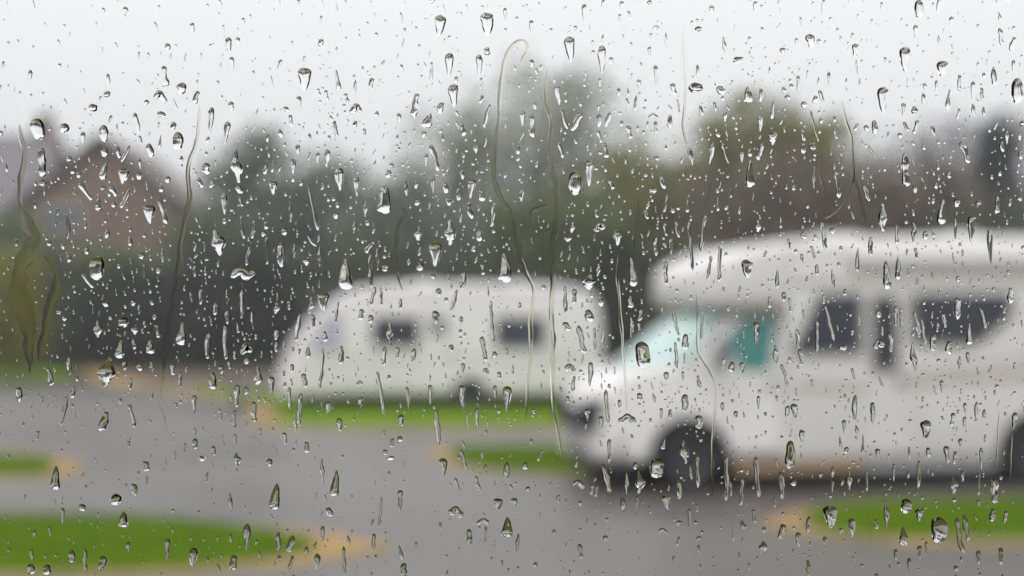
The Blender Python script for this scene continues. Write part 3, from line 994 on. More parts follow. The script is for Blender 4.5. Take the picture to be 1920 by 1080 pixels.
jw = lathe_y('jockey_wheel', [(.0, -.03), (.10, -.03), (.11, 0), (.10, .03), (0, .03)], M_BLACK, cv, 16)
jw.location = (-5.0, CYC + .06, .11)
box('hitch_cover', -5.3, -4.9, CYC - .07, CYC + .07, .44, .60, M_PLASTIC, cv, .03)
for xx in (-3.0, 2.2):
    for yy in (.2, 2.0):
        V, Fc = [], []
        tube_mesh(V, Fc, [(xx, yy, .31), (xx - .12, yy, .0)], [.03, .035], 6)
        mesh_obj('corner_steady', V, Fc, M_STEEL, cv)
box('roof_vent', -1.2, -.7, .9, 1.4, 2.64, 2.74, M_UPVC, cv, .03)
box('roof_vent', .9, 1.3, .9, 1.3, 2.63, 2.71, M_UPVC, cv, .03)
for s in (-1, 1):
    box('rear_lamp', 2.76, 2.80, CYC + s * .9 - .06, CYC + s * .9 + .06, .7, 1.05, M_RED, cv, .01)

# ------------------------------------------------------------------ haze added in the air in place of a milky film on the glass
hz = bpy.data.materials.new('veil_haze')
hz.use_nodes = True
hz.node_tree.nodes.clear()
ho = hz.node_tree.nodes.new('ShaderNodeOutputMaterial')
hv = hz.node_tree.nodes.new('ShaderNodeVolumePrincipled')
hv.inputs['Color'].default_value = (0.95, 0.955, 0.98, 1)
hv.inputs['Density'].default_value = 0.0014
hv.inputs['Anisotropy'].default_value = 0.0
hz.node_tree.links.new(hv.outputs['Volume'], ho.inputs['Volume'])
tag(box('haze', -195, 195, -195, 195, -1.0, 16.5, hz), 'thin haze added in the air in place of a film on the glass', 'haze', kind='stuff')
# ------------------------------------------------------------------ rain on the outside of the window pane
# each entry: x y width height shape lean   (in 1/1920ths of the view across the pane; they become millimetres on the glass)
DROPS = '''
300 182 24 22 a;340 166 18 22 o 0;303 214 17 10 o;395 226 16 50 v -4;325 236 15 22 o;334 264 20 34 o 4;195 250 16 32 o 3;155 258 12 22 v;70 242 26 40 o 8;77 304 14 54 s;120 240 18 18 o;
175 202 18 14 o;200 177 13 11 o 4;434 199 11 18 o;424 250 13 44 v -6;257 230 8 38 s 8;263 262 5 16 s 3;435 119 10 26 v 4;428 84 16 28 v 4;447 78 12 16 v 6;310 142 10 38 s 9;368 182 14 32 s -14;
572 150 32 46 v;561 192 12 28 v 2;601 80 12 14 o;633 150 12 38 t 6;650 184 8 18 s 8;667 205 22 20 a;697 157 8 22 s -3;707 213 8 10 o;748 221 12 18 v;779 198 12 46 s -5;803 226 22 28 t -8;795 252 16 18 v -3;
850 180 24 44 v 3;857 212 9 26 s 5;857 234 5 22 s 6;868 242 12 26 t 2;873 261 10 15 o 1;825 49 26 40 v -5;914 46 34 44 v 2;947 28 8 28 v;842 122 18 46 v;855 149 14 20 o;899 122 16 40 v;902 156 5 26 s;913 96 15 22 o -2;
913 217 6 46 s -11;825 202 12 20 s -4;820 222 6 16 s 6;808 134 6 36 s -2;630 242 7 32 s 7;620 221 5 10 s 3;546 226 7 22 s 5;525 250 10 18 b 4;501 258 7 16 o;598 173 6 14 s 5;612 179 6 20 s 6;683 248 6 14 s 2;745 258 5 12 o;617 258 6 10 o;
1095 24 14 34 v -1;1131 8 8 18 v -2;1069 93 25 50 v 5;1128 112 18 54 v;1146 114 10 14 o;1128 147 11 18 o;996 50 10 26 v;997 118 8 16 o;1006 134 5 12 s 4;1162 34 8 16 v;1230 52 14 9 a;1218 97 8 20 v;1230 142 10 40 v 3;
1192 193 9 30 t -3;1198 158 10 18 v;1046 178 12 38 v 6;1058 222 6 40 s 10;1080 228 11 34 s -20;1122 202 10 22 v;1123 225 9 26 o;1139 224 7 28 s -6;1166 231 7 12 o;1225 218 20 12 a;1229 238 6 24 s;1256 228 10 26 o -2;1264 167 9 22 s 5;
1272 200 5 40 s 8;1306 164 27 18 o 3;1306 184 12 22 v;1384 112 20 11 o 3;1352 169 16 16 o 8;1403 177 20 30 t;1416 158 7 24 v;1427 178 7 26 s -3;1361 218 9 20 b;1335 18 14 16 v;1416 12 11 20 v;1310 54 13 10 o 3;980 222 11 28 v;998 236 9 44 s 2;
1180 248 9 24 s 6;1124 256 7 26 s 8;1426 232 12 30 v;1206 248 5 8 o;1380 240 7 8 o;1365 201 6 16 s 4;1340 200 6 18 s 4;1315 207 6 20 s 5;1003 198 6 14 o;
1520 78 20 28 v;1467 96 13 13 v;1604 95 16 26 v -4;1607 126 4 40 s 6;1698 113 26 50 v 4;1724 16 16 36 o;1760 12 10 36 v -5;1768 130 26 32 v 2;1756 160 8 24 o;1655 188 26 50 v;1908 170 24 48 o;1497 158 9 34 v;1555 148 8 28 v 2;1470 168 9 12 o 3;
1477 182 10 10 o;1507 196 12 12 o;1449 205 9 36 t -3;1541 180 6 22 s 8;1528 186 9 14 o -3;1527 236 4 58 s 15;1540 226 8 12 o;1694 208 11 30 v;1715 206 12 14 o;1732 185 7 22 o;1640 238 12 26 o;1625 240 9 12 o;1587 237 7 16 s 10;1605 238 6 13 s -6;
1750 246 10 20 v 4;1700 237 7 18 s 9;1718 238 7 26 s -10;1864 142 14 36 t 1;1900 82 10 26 s -7;1901 125 9 26 v;1877 68 8 32 s 8;1824 170 9 36 v -2;1825 206 6 22 s 3;1841 176 6 24 s;1844 208 5 16 s;1800 155 7 30 s;1770 156 6 22 s -2;1784 40 10 18 v -4;
1717 62 9 32 v -2;1888 258 9 26 v;1912 256 8 14 o;1448 260 20 24 v;1567 250 6 20 s 4;1505 254 8 20 s 5;
281 282 14 26 o 6;386 316 15 22 o 2;443 312 20 62 b;447 356 10 14 s 6;452 378 5 18 s 5;230 330 25 30 v -3;260 330 12 14 o;196 318 16 38 t -10;195 286 14 16 o 3;159 359 8 32 s 24;185 382 14 26 t;193 353 10 8 o;212 358 8 20 s 12;234 372 8 36 s -14;
213 383 8 12 o;236 288 7 32 s -14;222 285 7 24 s 5;280 402 25 36 v 5;304 394 9 52 s 16;268 424 12 20 b;420 382 14 42 v;422 414 10 14 o;410 455 26 48 b 6;455 512 50 24 h;182 503 28 44 o;126 424 10 48 b;129 484 9 16 o;397 345 8 13 s -4;374 343 9 18 s 8;
164 526 7 26 s 20;244 452 9 18 o 2;163 470 9 14 o;200 438 9 18 o;265 480 10 12 o;365 462 10 20 v;383 462 7 20 v;298 506 9 14 o;304 478 8 28 b;455 426 6 44 s 6;475 430 6 34 s -4;465 480 6 36 s -6;365 508 6 22 o;385 508 5 18 o;270 508 7 26 v;54 505 13 11 o;
92 457 9 9 o;80 343 14 12 o;130 298 10 11 o 3;137 322 9 9 o;147 328 9 10 o 3;
720 372 34 56 t;648 514 32 58 t;815 477 28 48 v;945 502 30 54 t;845 436 20 48 b -5;783 438 16 26 b;613 297 13 34 v;596 296 8 22 v;636 336 20 44 v;668 350 13 38 v;668 377 6 14 o;512 352 19 26 v;499 312 9 30 t -6;512 312 8 22 t -4;549 312 13 28 v;549 336 8 12 o;
558 280 13 18 v;586 386 9 92 t 20;545 398 8 38 b;533 434 12 14 o;504 290 8 24 s 2;527 478 14 46 o;500 470 6 52 s;551 470 7 26 b;577 490 14 16 b;585 452 6 20 s 15;599 480 7 38 b -2;690 464 11 18 s -6;695 508 7 62 s 2;707 486 8 42 b;721 502 12 14 o;746 520 7 42 s 3;
815 296 9 50 s 14;799 300 8 24 v;780 346 7 16 o;762 352 8 30 b;782 379 9 13 o;812 346 9 32 v;835 352 11 20 o 2;867 328 12 18 v 3;884 354 16 38 v -3;882 394 9 32 s 4;902 366 14 22 o;840 378 10 15 o 4;893 280 11 16 v;925 402 7 46 s -7;863 404 12 40 v;897 441 10 20 s -4;
890 466 8 12 s -4;788 500 12 16 o;868 526 9 34 s -5;905 505 7 20 s 5;663 426 7 22 b;630 404 10 13 o;686 392 8 30 b;
1078 343 23 46 o;1104 325 20 50 v;1118 316 14 9 o;1147 346 8 18 s 6;1296 294 16 44 v 9;1407 325 19 52 t;1391 294 12 30 v;1333 288 12 40 v -6;1360 287 5 38 s 13;1425 284 8 32 s -9;1223 357 14 11 o;1158 446 20 30 v;1185 510 19 54 t 4;1105 530 26 26 b;
1122 506 10 24 b;1072 426 12 20 b;1065 448 14 11 o;1124 426 18 20 a;1289 386 9 24 t;1346 382 7 28 t;1230 462 8 36 o;1258 462 10 32 v;1318 440 8 84 s -8;1295 462 6 92 s 8;1330 502 6 46 s -9;1349 492 7 72 s -4;1420 424 14 22 b;1402 506 26 36 v;979 366 12 24 v -4;
980 490 10 16 o;972 280 6 18 s 3;1052 281 6 30 s 9;1135 282 9 28 s 4;1249 512 8 44 s 2;1058 530 12 28 b;1248 430 6 24 s 5;1270 430 6 30 s 7;
1767 397 22 46 t -7;1654 408 20 52 b 3;1823 431 20 54 v;1870 384 15 32 t;1712 437 12 40 b;1626 434 30 22 a;1633 462 8 36 s 2;1857 462 12 70 v 2;1735 441 12 16 o;1791 430 8 40 b;1698 318 13 62 s 4;1590 358 12 42 b;1570 346 8 50 s 6;1625 362 7 30 s 10;1608 486 9 46 t -3;
1663 515 21 54 t 3;1684 501 13 46 t -2;1545 442 9 60 s 9;1507 441 12 14 o 3;1525 474 6 26 s 7;1458 522 9 38 t;1532 506 7 22 o;1563 522 8 36 b 3;1527 332 7 42 b;1446 284 10 26 v -6;1810 286 11 40 s 11;1880 275 8 18 s 5;1715 355 9 13 o 2;1914 290 8 18 o;1780 328 8 13 o;
1756 348 7 12 o;1912 372 9 10 o;1717 475 7 20 s 3;1703 510 5 16 o;1805 475 5 16 o;1790 486 5 24 s 6;
197 699 34 54 b;340 626 22 42 t -3;226 655 20 34 t -3;281 650 21 26 t;182 617 15 32 b;198 570 13 11 o 2;110 585 12 10 o 2;122 597 12 10 o 3;230 604 20 18 o;255 618 12 20 b;250 645 8 20 s 5;295 621 7 24 s 7;250 568 10 11 o -3;207 596 9 8 o;398 713 20 34 t;262 688 12 15 o 3;
285 688 10 20 b;234 685 9 18 o;337 712 7 30 o;93 706 9 34 s 6;130 686 9 36 o;135 735 11 30 s -6;120 770 7 56 s -10;35 740 12 28 s -3;195 790 14 36 s -14;247 780 8 42 s 9;426 594 12 38 o 2;403 579 9 24 o;453 570 7 54 s -2;376 556 9 30 o;390 648 9 50 s -6;423 642 9 64 s 2;
462 655 20 24 a;440 665 8 20 o;430 684 11 28 o 3;462 676 11 16 o;415 693 10 16 o;445 742 9 42 s;364 758 12 34 v;440 786 6 34 s;475 772 10 38 s 4;
483 704 20 34 t;508 724 16 36 v;606 567 26 38 v -2;605 594 10 22 o;582 572 12 32 b;588 602 8 28 s 4;558 614 8 52 s -8;519 578 15 22 b;520 556 6 32 s;542 572 7 18 o;517 627 8 20 s -2;518 650 7 20 o;609 631 10 20 o;603 690 6 76 s -5;599 730 9 12 t;640 666 12 36 o -2;577 661 9 22 o;
547 690 9 15 o;569 714 9 26 s 7;543 746 6 42 s;563 768 8 62 s -3;732 626 12 46 b;677 590 10 18 s -6;695 598 10 16 o;632 585 5 40 s -4;720 668 9 36 o -3;745 661 8 22 o;776 666 9 26 o -2;818 596 19 26 v;714 736 8 80 s 14;676 755 13 20 v -3;674 718 12 10 a;765 746 10 42 v 3;
807 740 11 38 v;868 745 17 46 v 3;877 790 6 54 s 5;868 690 9 18 v;911 696 12 12 a;907 654 9 46 s 12;951 748 20 48 v;928 736 10 28 v 2;752 788 12 22 o;820 802 8 64 s 6;895 786 9 42 v;553 792 9 54 b;635 796 9 24 s 4;615 765 11 24 v -3;851 563 7 40 s -14;822 550 14 18 v 4;865 601 9 16 v;
923 602 6 78 s 6;715 556 5 34 s 3;700 556 7 36 s -7;
1204 666 27 52 o 3;1285 641 14 30 o;1283 672 6 36 s;1107 702 13 46 v;1128 724 8 32 b 2;1091 636 10 52 s 13;1104 592 16 24 o 2;1063 612 11 16 s 7;1069 690 20 16 a;1075 720 6 30 s -2;1165 684 17 46 b 3;1250 706 12 18 v;1130 640 8 46 b;1115 636 5 42 s 2;1182 566 15 22 t;1183 614 10 38 b -2;
1200 590 8 22 s -5;1267 604 6 50 s 12;1316 610 5 62 s -3;1268 666 6 50 s 5;1284 756 13 34 o;1257 776 8 18 o;1240 776 9 22 v;1199 744 10 15 o;1138 762 7 64 s 7;1102 778 14 24 v;1161 757 7 16 o;1128 792 11 24 v;1176 786 34 20 a;1308 792 13 24 s 7;1373 688 11 20 o;1391 690 12 22 v;
1418 624 16 42 v -3;1310 716 7 24 s 5;1355 762 7 16 o;1422 756 7 28 v;1060 562 7 52 s 3;1078 556 9 28 s -3;1126 566 14 18 b 3;1110 552 12 22 o;
1715 670 13 58 b 5;1735 806 26 36 v;1637 775 14 42 v;1491 771 17 28 v;1475 772 8 22 s -2;1603 764 10 46 o -3;1818 626 13 40 t;1795 578 13 42 o;1895 554 12 30 o;1648 646 17 20 a;1670 642 8 36 s 4;1750 642 12 32 o -2;1780 652 14 26 o;1503 670 9 30 s 3;1497 634 7 36 s 6;1455 664 13 36 b 2;
1472 704 7 50 s 16;1532 632 6 62 s 2;1556 606 6 66 s 16;1579 652 16 10 o;1647 588 11 15 o;1720 608 7 50 s 9;1732 622 6 50 s 10;1843 596 6 40 s 10;1770 600 7 28 s 4;1758 613 6 20 o;1680 592 8 38 o;1690 598 5 42 s;1766 725 10 24 v 2;1800 680 9 24 b;1815 671 10 22 v;1583 800 10 26 v;
1902 790 13 34 v -4;1810 766 9 22 v;1830 772 6 38 s -2;1846 776 7 18 o;1808 792 6 22 s;1785 786 8 24 s -6;1470 556 9 18 o;1443 566 8 22 o;1482 572 6 28 s 5;1545 561 7 18 o;
103 896 23 46 t -2;217 937 20 22 o;231 974 23 30 t;362 1046 20 38 v;463 1008 14 52 v -2;437 1055 16 28 o -2;314 1030 12 40 v -2;191 1056 15 28 o -3;134 1043 13 24 o;58 1067 14 20 o;88 1068 16 20 o;155 952 14 13 o;275 874 12 18 s 4;252 918 11 22 s 5;366 832 11 20 o;380 860 14 10 o;444 862 14 26 b;400 845 9 18 o;
117 968 8 32 v;240 1026 9 20 v;160 1050 7 42 s;
516 931 25 50 t -7;628 906 20 50 t -4;950 988 25 38 t;831 876 19 34 v;605 884 9 48 b 2;618 960 12 16 s 3;505 867 11 15 o;750 940 14 42 v -2;855 960 26 22 a;935 946 22 22 v;905 978 24 14 a;910 1004 5 40 s -2;880 1006 12 28 o 3;758 1069 12 28 o;595 1056 13 36 v;575 1032 9 14 o;522 1016 8 36 s;545 1020 11 32 s -6;
605 1000 8 28 o;700 1016 7 32 s;645 1050 6 52 s 4;735 830 8 16 s -4;750 823 10 11 o;722 848 10 10 o;731 859 14 7 o;535 822 9 22 s 3;575 838 9 20 s 6;870 862 6 38 s 10;895 906 7 26 s 8;857 909 5 26 s 8;950 882 10 32 o;713 962 5 60 s -2;
1232 878 28 38 o;1197 904 17 42 b;1176 906 9 42 b;1137 897 10 54 s 13;1285 848 18 44 b;1295 886 8 46 s 7;1308 884 7 62 s 3;1273 918 11 38 o 4;1252 942 18 30 v 4;1168 946 10 26 o 4;1194 942 9 32 v;1085 908 22 16 a;1110 918 7 20 s;1118 921 6 20 s -2;965 943 16 18 v;1088 1034 8 28 s 6;1135 1010 9 12 o 2;1243 996 18 12 a;
1273 981 10 10 o;1292 972 7 38 v;1415 968 7 26 s 5;1420 894 9 76 s 9;1362 898 8 84 s -1;1370 916 6 42 s 2;1390 922 7 54 s -5;1375 992 6 44 t;1393 985 9 16 s 4;1430 1026 16 22 b -4;972 1020 10 38 b;1047 936 6 16 s 3;1310 1010 12 9 a;1142 846 7 46 s;
1482 853 19 54 o;1558 970 33 42 v;1759 994 32 50 o;1693 1005 20 36 t;1700 949 20 28 o;1865 920 15 54 s 7;1562 937 12 24 t;1561 912 7 22 v;1724 966 20 24 v -3;1736 951 8 14 o;1504 818 14 24 v;1598 990 18 36 v;1578 995 10 16 o;1662 963 10 52 b 6;1465 910 9 52 s 5;1487 905 12 13 o;1516 984 9 32 o -3;
1467 998 13 28 s -6;1497 1012 13 28 v 4;1547 1018 9 24 v;1592 900 9 38 b;1800 1004 9 66 s 14;1812 990 9 50 s 9;1861 966 12 24 o;1885 970 12 24 v -3;1877 1044 14 34 v;1835 1046 11 28 v;1725 1036 11 26 v;1737 1027 7 24 v;1705 1060 10 28 v;1680 1040 7 22 o;1793 1066 9 11 o;1515 1066 7 32 s;1722 890 7 52 s;
1676 886 8 34 v;1625 902 5 46 s;1634 906 5 40 s;1788 910 14 32 b 6;1805 893 9 22 v;1801 831 10 18 v;1775 852 10 32 s 6;1790 858 7 24 s;1740 852 12 26 v;1705 852 6 28 v;1646 852 10 22 v;1618 832 7 38 t;1840 860 9 42 v;1836 908 5 60 s -2;1642 983 7 18 s 3;
'''
RIVULETS = [
 ('long wavy water trail running down past the gable house', [(374, 196, 5), (372, 235, 7), (367, 270, 8), (352, 318, 9), (355, 368, 10), (349, 402, 11), (341, 445, 11), (334, 500, 12), (329, 545, 12), (318, 595, 11), (308, 655, 10), (306, 700, 7), (301, 752, 5)]),
 ('long water trail with hooked top in front of the tall pale tree', [(976, 122, 6), (986, 98, 7), (984, 78, 8), (968, 80, 8), (948, 106, 9), (941, 150, 9), (936, 205, 9), (930, 262, 9), (925, 328, 10), (933, 358, 11), (955, 392, 12), (967, 432, 13), (975, 482, 11), (990, 517, 8), (1000, 545, 7), (996, 600, 8), (993, 660, 9), (991, 722, 8), (985, 790, 5)]),
 ('longest straight water trail from the tall tree down past the caravan rear', [(1026, 128, 4), (1023, 180, 7), (1030, 215, 9), (1035, 242, 9), (1028, 285, 9), (1038, 320, 11), (1043, 370, 13), (1044, 422, 14), (1035, 462, 14), (1037, 540, 12), (1034, 592, 10), (1038, 642, 10), (1036, 700, 9), (1035, 735, 8), (1044, 790, 8), (1053, 860, 5)]),
 ('broad branching water trail at the left edge below the slate roof', [(36, 230, 8), (45, 298, 12), (38, 355, 13), (40, 395, 18), (55, 430, 24), (60, 462, 30), (42, 505, 38), (36, 560, 44), (48, 615, 34), (55, 665, 16), (56, 700, 6)]),
 ('side branch of the broad left edge water trail', [(80, 478, 10), (94, 500, 15), (107, 526, 17), (96, 562, 17), (84, 605, 16), (76, 645, 11), (72, 678, 6)]),
 ('thin straight water trail dropping from the sky to the olive tree', [(1280, 40, 2.5), (1282, 110, 3.5), (1285, 180, 5), (1281, 232, 7), (1287, 272, 5)]),
 ('slanting water trail over the brown leafless tree', [(1578, 185, 3), (1588, 232, 6), (1598, 262, 8), (1600, 330, 9), (1614, 378, 12), (1625, 424, 9)]),
 ('short dark water trail left of the slanting one on the brown tree', [(1541, 285, 4), (1539, 328, 8), (1548, 370, 10), (1545, 408, 5)]),
 ('short water trail slanting left above the motorhome windscreen', [(1336, 330, 5), (1330, 362, 7), (1322, 396, 6)]),
 ('short hooked water trail above the caravan roof front', [(752, 388, 4), (761, 402, 10), (746, 428, 14), (742, 478, 9), (746, 512, 7), (756, 545, 6)]),
 ('water trail in the gap between caravan and motorhome', [(1160, 475, 5), (1158, 530, 8), (1165, 600, 8), (1168, 650, 7), (1173, 720, 6), (1176, 772, 4)]),
 ('forked water trail down over the motorhome bonnet and front wheel', [(1305, 545, 4), (1307, 600, 5), (1308, 650, 6), (1317, 674, 7), (1334, 700, 7), (1343, 742, 6), (1338, 800, 8), (1336, 880, 8), (1335, 935, 5)]),
 ('short dark water trail left of the olive tree crown', [(1197, 368, 5), (1195, 415, 8), (1190, 440, 10), (1187, 472, 6)]),
 ('thin water trail in front of the motorhome rear wheel', [(1874, 770, 3), (1871, 820, 4), (1867, 888, 5)]),
 ('thin pale water trail at the lower right edge of the motorhome', [(1898, 815, 4), (1896, 860, 5), (1893, 902, 4)]),
 ('small cross trail joining the longest straight water trail', [(1030, 384, 7), (1014, 389, 8), (998, 396, 9), (996, 420, 5)]),
 ('thin curved water trail beside the slanting trail on the brown tree', [(1606, 290, 2.5), (1598, 345, 3), (1580, 385, 3), (1560, 404, 3), (1546, 410, 3)]),
 ('faint thin water trail hanging over the green island at lower right', [(1631, 905, 3), (1632, 960, 4), (1633, 1030, 5)]),
 ('forked faint water trail on the road below the gable house trail', [(297, 758, 4), (306, 775, 4), (312, 805, 2.5)]),
]
DY = PANE_Y + 0.0001          # water sits on the outer face of the pane
MM = PANE_Y / FPX             # one unit on the pane in metres
PZ0 = on_y(960, 540, PANE_Y)

def pane_xz(px, py):
    p = on_y(px, py, PANE_Y)
    return p.x, p.z

def water_strip(V, Fc, spine, wl, wr, hh, M=9, skew=.55):
    """a sessile drop: spine points (px), half widths left and right (px), ridge height (px)"""
    n = len(spine)
    base = len(V)
    sp = np.array(spine, float)
    tg = np.gradient(sp, axis=0)
    tg /= np.maximum(np.linalg.norm(tg, axis=1), 1e-6)[:, None]
    nr = np.stack([tg[:, 1], -tg[:, 0]], 1)
    sk = (wob(n, skew, 1.2) - 1) if skew else np.zeros(n)
    for i in range(n):
        for k in range(M):
            u = -1 + 2 * k / (M - 1)
            u = math.copysign(1 - (1 - abs(u)) ** 1.25, u) if abs(u) < 1 else u
            off = u * (wr[i] if u > 0 else wl[i])
            q = sp[i] - nr[i] * off
            x, z = pane_xz(q[0], q[1])
            h = hh[i] * (1 - u * u) * (1 + sk[i] * u) if abs(u) < 1 else 0.0
            V.append((x, DY + h * MM, z))
    for i in range(n - 1):
        for k in range(M - 1):
            a = base + i * M + k
            Fc.append((a, a + M, a + M + 1, a + 1))
        a = base + i * M
        Fc.append((a, a + M - 1, a + M + M - 1, a + M))

def wob(n, amp, cyc):
    ph = [random.uniform(0, 6.283) for _ in range(3)]
    fr = [random.uniform(.4, 1.0) * cyc, random.uniform(1.0, 1.8) * cyc, random.uniform(1.8, 2.8) * cyc]
    s = np.linspace(0, 1, n)
    return 1 + amp * (np.sin(fr[0] * 6.283 * s + ph[0]) * .6 + np.sin(fr[1] * 6.283 * s + ph[1]) * .3 + np.sin(fr[2] * 6.283 * s + ph[2]) * .2)

def profile(shape, s):
    e = 2 * s - 1
    if shape == 'o':
        w = np.maximum(1 - np.abs(e) ** 2.6, 0) ** .5
    elif shape == 't':
        w = (.22 + .78 * s ** .8) * np.maximum(1 - np.abs(e) ** 5, 0) ** .5
    elif shape == 'v':
        w = (.16 + .84 * (1 - s) ** .75) * np.maximum(1 - np.abs(e) ** 4, 0) ** .5
    elif shape == 'b':
        w = (.72 + .28 * np.cos(e * 4.4)) * np.maximum(1 - np.abs(e) ** 4, 0) ** .5
    else:
        w = np.maximum(1 - np.abs(e) ** 8, 0) ** .5
    return w

def drop_geometry(V, Fc, x, y, w, h, shape, lean=0.0, detail=2):
    n = {0: 7, 1: 11, 2: 22}[detail]
    M = {0: 5, 1: 7, 2: 13}[detail]
    s = .5 - .5 * np.cos(np.linspace(0, np.pi, n))
    if shape in 'ah':
        sx = (s - .5) * (w * .92)
        if shape == 'a':
            sy = (np.abs(s - random.uniform(.4, .6)) * 2) ** 1.2 * h * .62 - h * .3
            half = h * .27
        else:
            sy = np.sin(s * 9.0 + 1) * h * .18
            half = h * .34
        spine = np.stack([x + sx, y + sy], 1)
        W = profile('s', s) * wob(n, .25, 2.0)
        wl = np.maximum(W * half, .02 * half)
        wr = np.maximum(W * wob(n, .2, 2.0) * half, .02 * half)
        hh = .52 * half * np.minimum(W, 1.2) ** 1.6
        water_strip(V, Fc, spine, wl, wr, hh, M)
        return
    half = w / 2
    W = profile(shape, s)
    calm = min(1.0, max(.42, 13.0 / w))          # the big drops are pulled smooth by surface tension
    amp = (.30 if shape in 'otv' else .42) * calm
    cyc = 1.25 if shape in 'otv' else max(1.0, h / w * .45)
    wl = np.maximum(W * wob(n, amp, cyc), .02) * half
    wr = np.maximum(W * wob(n, amp, cyc), .02) * half
    sx = (s - .5) * lean + (wob(n, .5, max(.5, h / w * .12)) - 1) * half * (.8 if shape in 'sb' else .25)
    spine = np.stack([x + sx, y + (s - .5) * h], 1)
    Wa = (wl + wr) / (2 * half)
    pt, pb = np.clip(.98 * half / h, .10, .5), np.clip(1.12 * half / h, .08, .5)
    dome = np.where(s < pt, 1 - ((pt - s) / pt) ** 2, np.where(s > 1 - pb, 1 - ((s - 1 + pb) / pb) ** 2, 1.0))
    hh = DOME * half * np.minimum(Wa, 1.2) ** .9 * np.maximum(dome, .01) ** .9 * wob(n, .14 * calm, 1.6)
    water_strip(V, Fc, spine, wl, wr, hh, M, skew=.55 * calm)
DOME = .70

def water_obj(name, V, Fc, m=None):
    o = mesh_obj(name, V, Fc, m or M_WATER, smooth=True, sharp=70)
    return o

def behind(x, y):
    """what one sees through the glass there"""
    if y < 175 and x < 640: return 'over pale sky at upper left'
    if y < 175 and x < 1200: return 'over pale sky above the tall tree' if y < 75 or x < 800 else 'over the top of the tall pale tree'
    if y < 185: return 'over pale sky at upper right' if x > 1540 else 'over pale sky above the olive tree'
    if x < 70 and y < 700: return 'over the left edge greenery'
    if y < 470 and x < 350: return 'over the gable house' if y > 260 else 'over sky beside the house roof'
    if y < 290 and x < 640: return 'over sky right of the gable house'
    if y < 700 and x < 525: return 'over the dark hedge left of the caravan' if y > 470 else 'over the grey green tree by the house'
    if y < 330 and x < 800: return 'over sky left of the tall tree'
    if y < 330 and x < 1250: return 'over the crown of the tall pale tree'
    if y < 540 and x < 780: return 'over dark trees above the caravan front'
    if y < 535 and x < 1000: return 'over trees above the middle of the caravan'
    if y < 540 and x < 1225: return 'over trees above the caravan rear'
    if y < 330 and x < 1640: return 'over the olive tree crown'
    if y < 330: return 'over purple bare trees at right'
    if y < 450 and x < 1560: return 'over the brown bare tree'
    if y < 445: return 'over dark trees above the motorhome roof'
    if y < 760 and x < 720: return 'over the caravan front end'
    if y < 760 and x < 900: return 'over the middle of the caravan'
    if y < 760 and x < 1125: return 'over the caravan rear end'
    if y < 700 and x < 1225: return 'over the motorhome bonnet gap'
    if y < 550: return 'over the motorhome overcab and roof'
    if y < 705 and x < 1470: return 'over the motorhome cab windows'
    if y < 700: return 'over the motorhome side windows'
    if y < 880 and x > 1230: return 'over the lower side of the motorhome' if x > 1420 else 'over the motorhome front wheel'
    if y < 880 and x > 1050: return 'over the motorhome nose'
    if y < 800 and x < 480: return 'over the road at far left'
    if y < 830: return 'over the green strip below the caravan'
    if y > 935 and x > 1450: return 'over the green island at lower right'
    if y < 940 and x > 1120: return 'over the shadow under the motorhome'
    if y > 960 and x < 560: return 'over the bright green island at lower left'
    if x < 480: return 'over the grey road at lower left'
    if x < 960: return 'over the grey road at bottom centre'
    return 'over the grey road below the motorhome nose'

SHAPE_WORD = {'o': 'oval', 't': 'pear-shaped', 'v': 'tapering', 'b': 'waisted', 's': 'narrow', 'a': 'arched', 'h': 'wide ragged'}
ORD = ['first', 'second', 'third', 'fourth', 'fifth', 'sixth', 'seventh', 'eighth', 'ninth', 'tenth', 'eleventh', 'twelfth']
entries = []
for tok in DROPS.replace('\n', '').split(';'):
    p = tok.split()
    if len(p) < 5:
        continue
    entries.append((float(p[0]), float(p[1]), float(p[2]), float(p[3]), p[4], float(p[5]) if len(p) > 5 else 0.0))
def catmull(pts, per=6):
    P = [np.array(p, float) for p in pts]
    P = [2 * P[0] - P[1]] + P + [2 * P[-1] - P[-2]]
    out = []
    for i in range(1, len(P) - 2):
        for k in range(per):
            t = k / per
            out.append(.5 * ((2 * P[i]) + (-P[i - 1] + P[i + 1]) * t + (2 * P[i - 1] - 5 * P[i] + 4 * P[i + 1] - P[i + 2]) * t * t + (-P[i - 1] + 3 * P[i] - 3 * P[i + 1] + P[i + 2]) * t ** 3))
    out.append(P[-2])
    return np.array(out)

cells = {}
def occupy(x, y, r):
    cells.setdefault((int(x // 40), int(y // 40)), []).append((x, y, r))
def free(x, y, r):
    cx, cy = int(x // 40), int(y // 40)
    for i in (-1, 0, 1):
        for j in (-1, 0, 1):
            for (a, b, q) in cells.get((cx + i, cy + j), ()):
                if (a - x) ** 2 + (b - y) ** 2 < (q + r) ** 2:
                    return False
    return True

def circles(x, y, w, h, sh, ln):
    if sh in 'ah':
        return [(x + t * w, y, h * .5) for t in (-.33, 0, .33)]
    k = max(1, int(round(h / max(w, 1) * 1.3)))
    out = []
    for i in range(k):
        t = (i + .5) / k - .5
        out.append((x + t * ln, y + t * h, max(w * .56, h / k * .5)))
    return out
for _lab, pts in RIVULETS:
    cc = catmull(pts, 8)
    for q in cc:
        occupy(q[0], q[1], q[2] * .5 + 2.0)
kept = []
for (x, y, w, h, sh, ln) in sorted(entries, key=lambda d: -d[2] * d[3]):
    for f in (1.0, .86, .72, .58, .46):
        cs_ = circles(x, y, w * f, h * f, sh, ln * f)
        if all(free(*c) for c in cs_):
            for c in cs_:
                occupy(*c)
            kept.append((x, y, w * f, h * f, sh, ln * f))
            break
entries = sorted(kept, key=lambda d: -d[2] * d[3])
big, rest = entries[:280], entries[280:]
names = {}
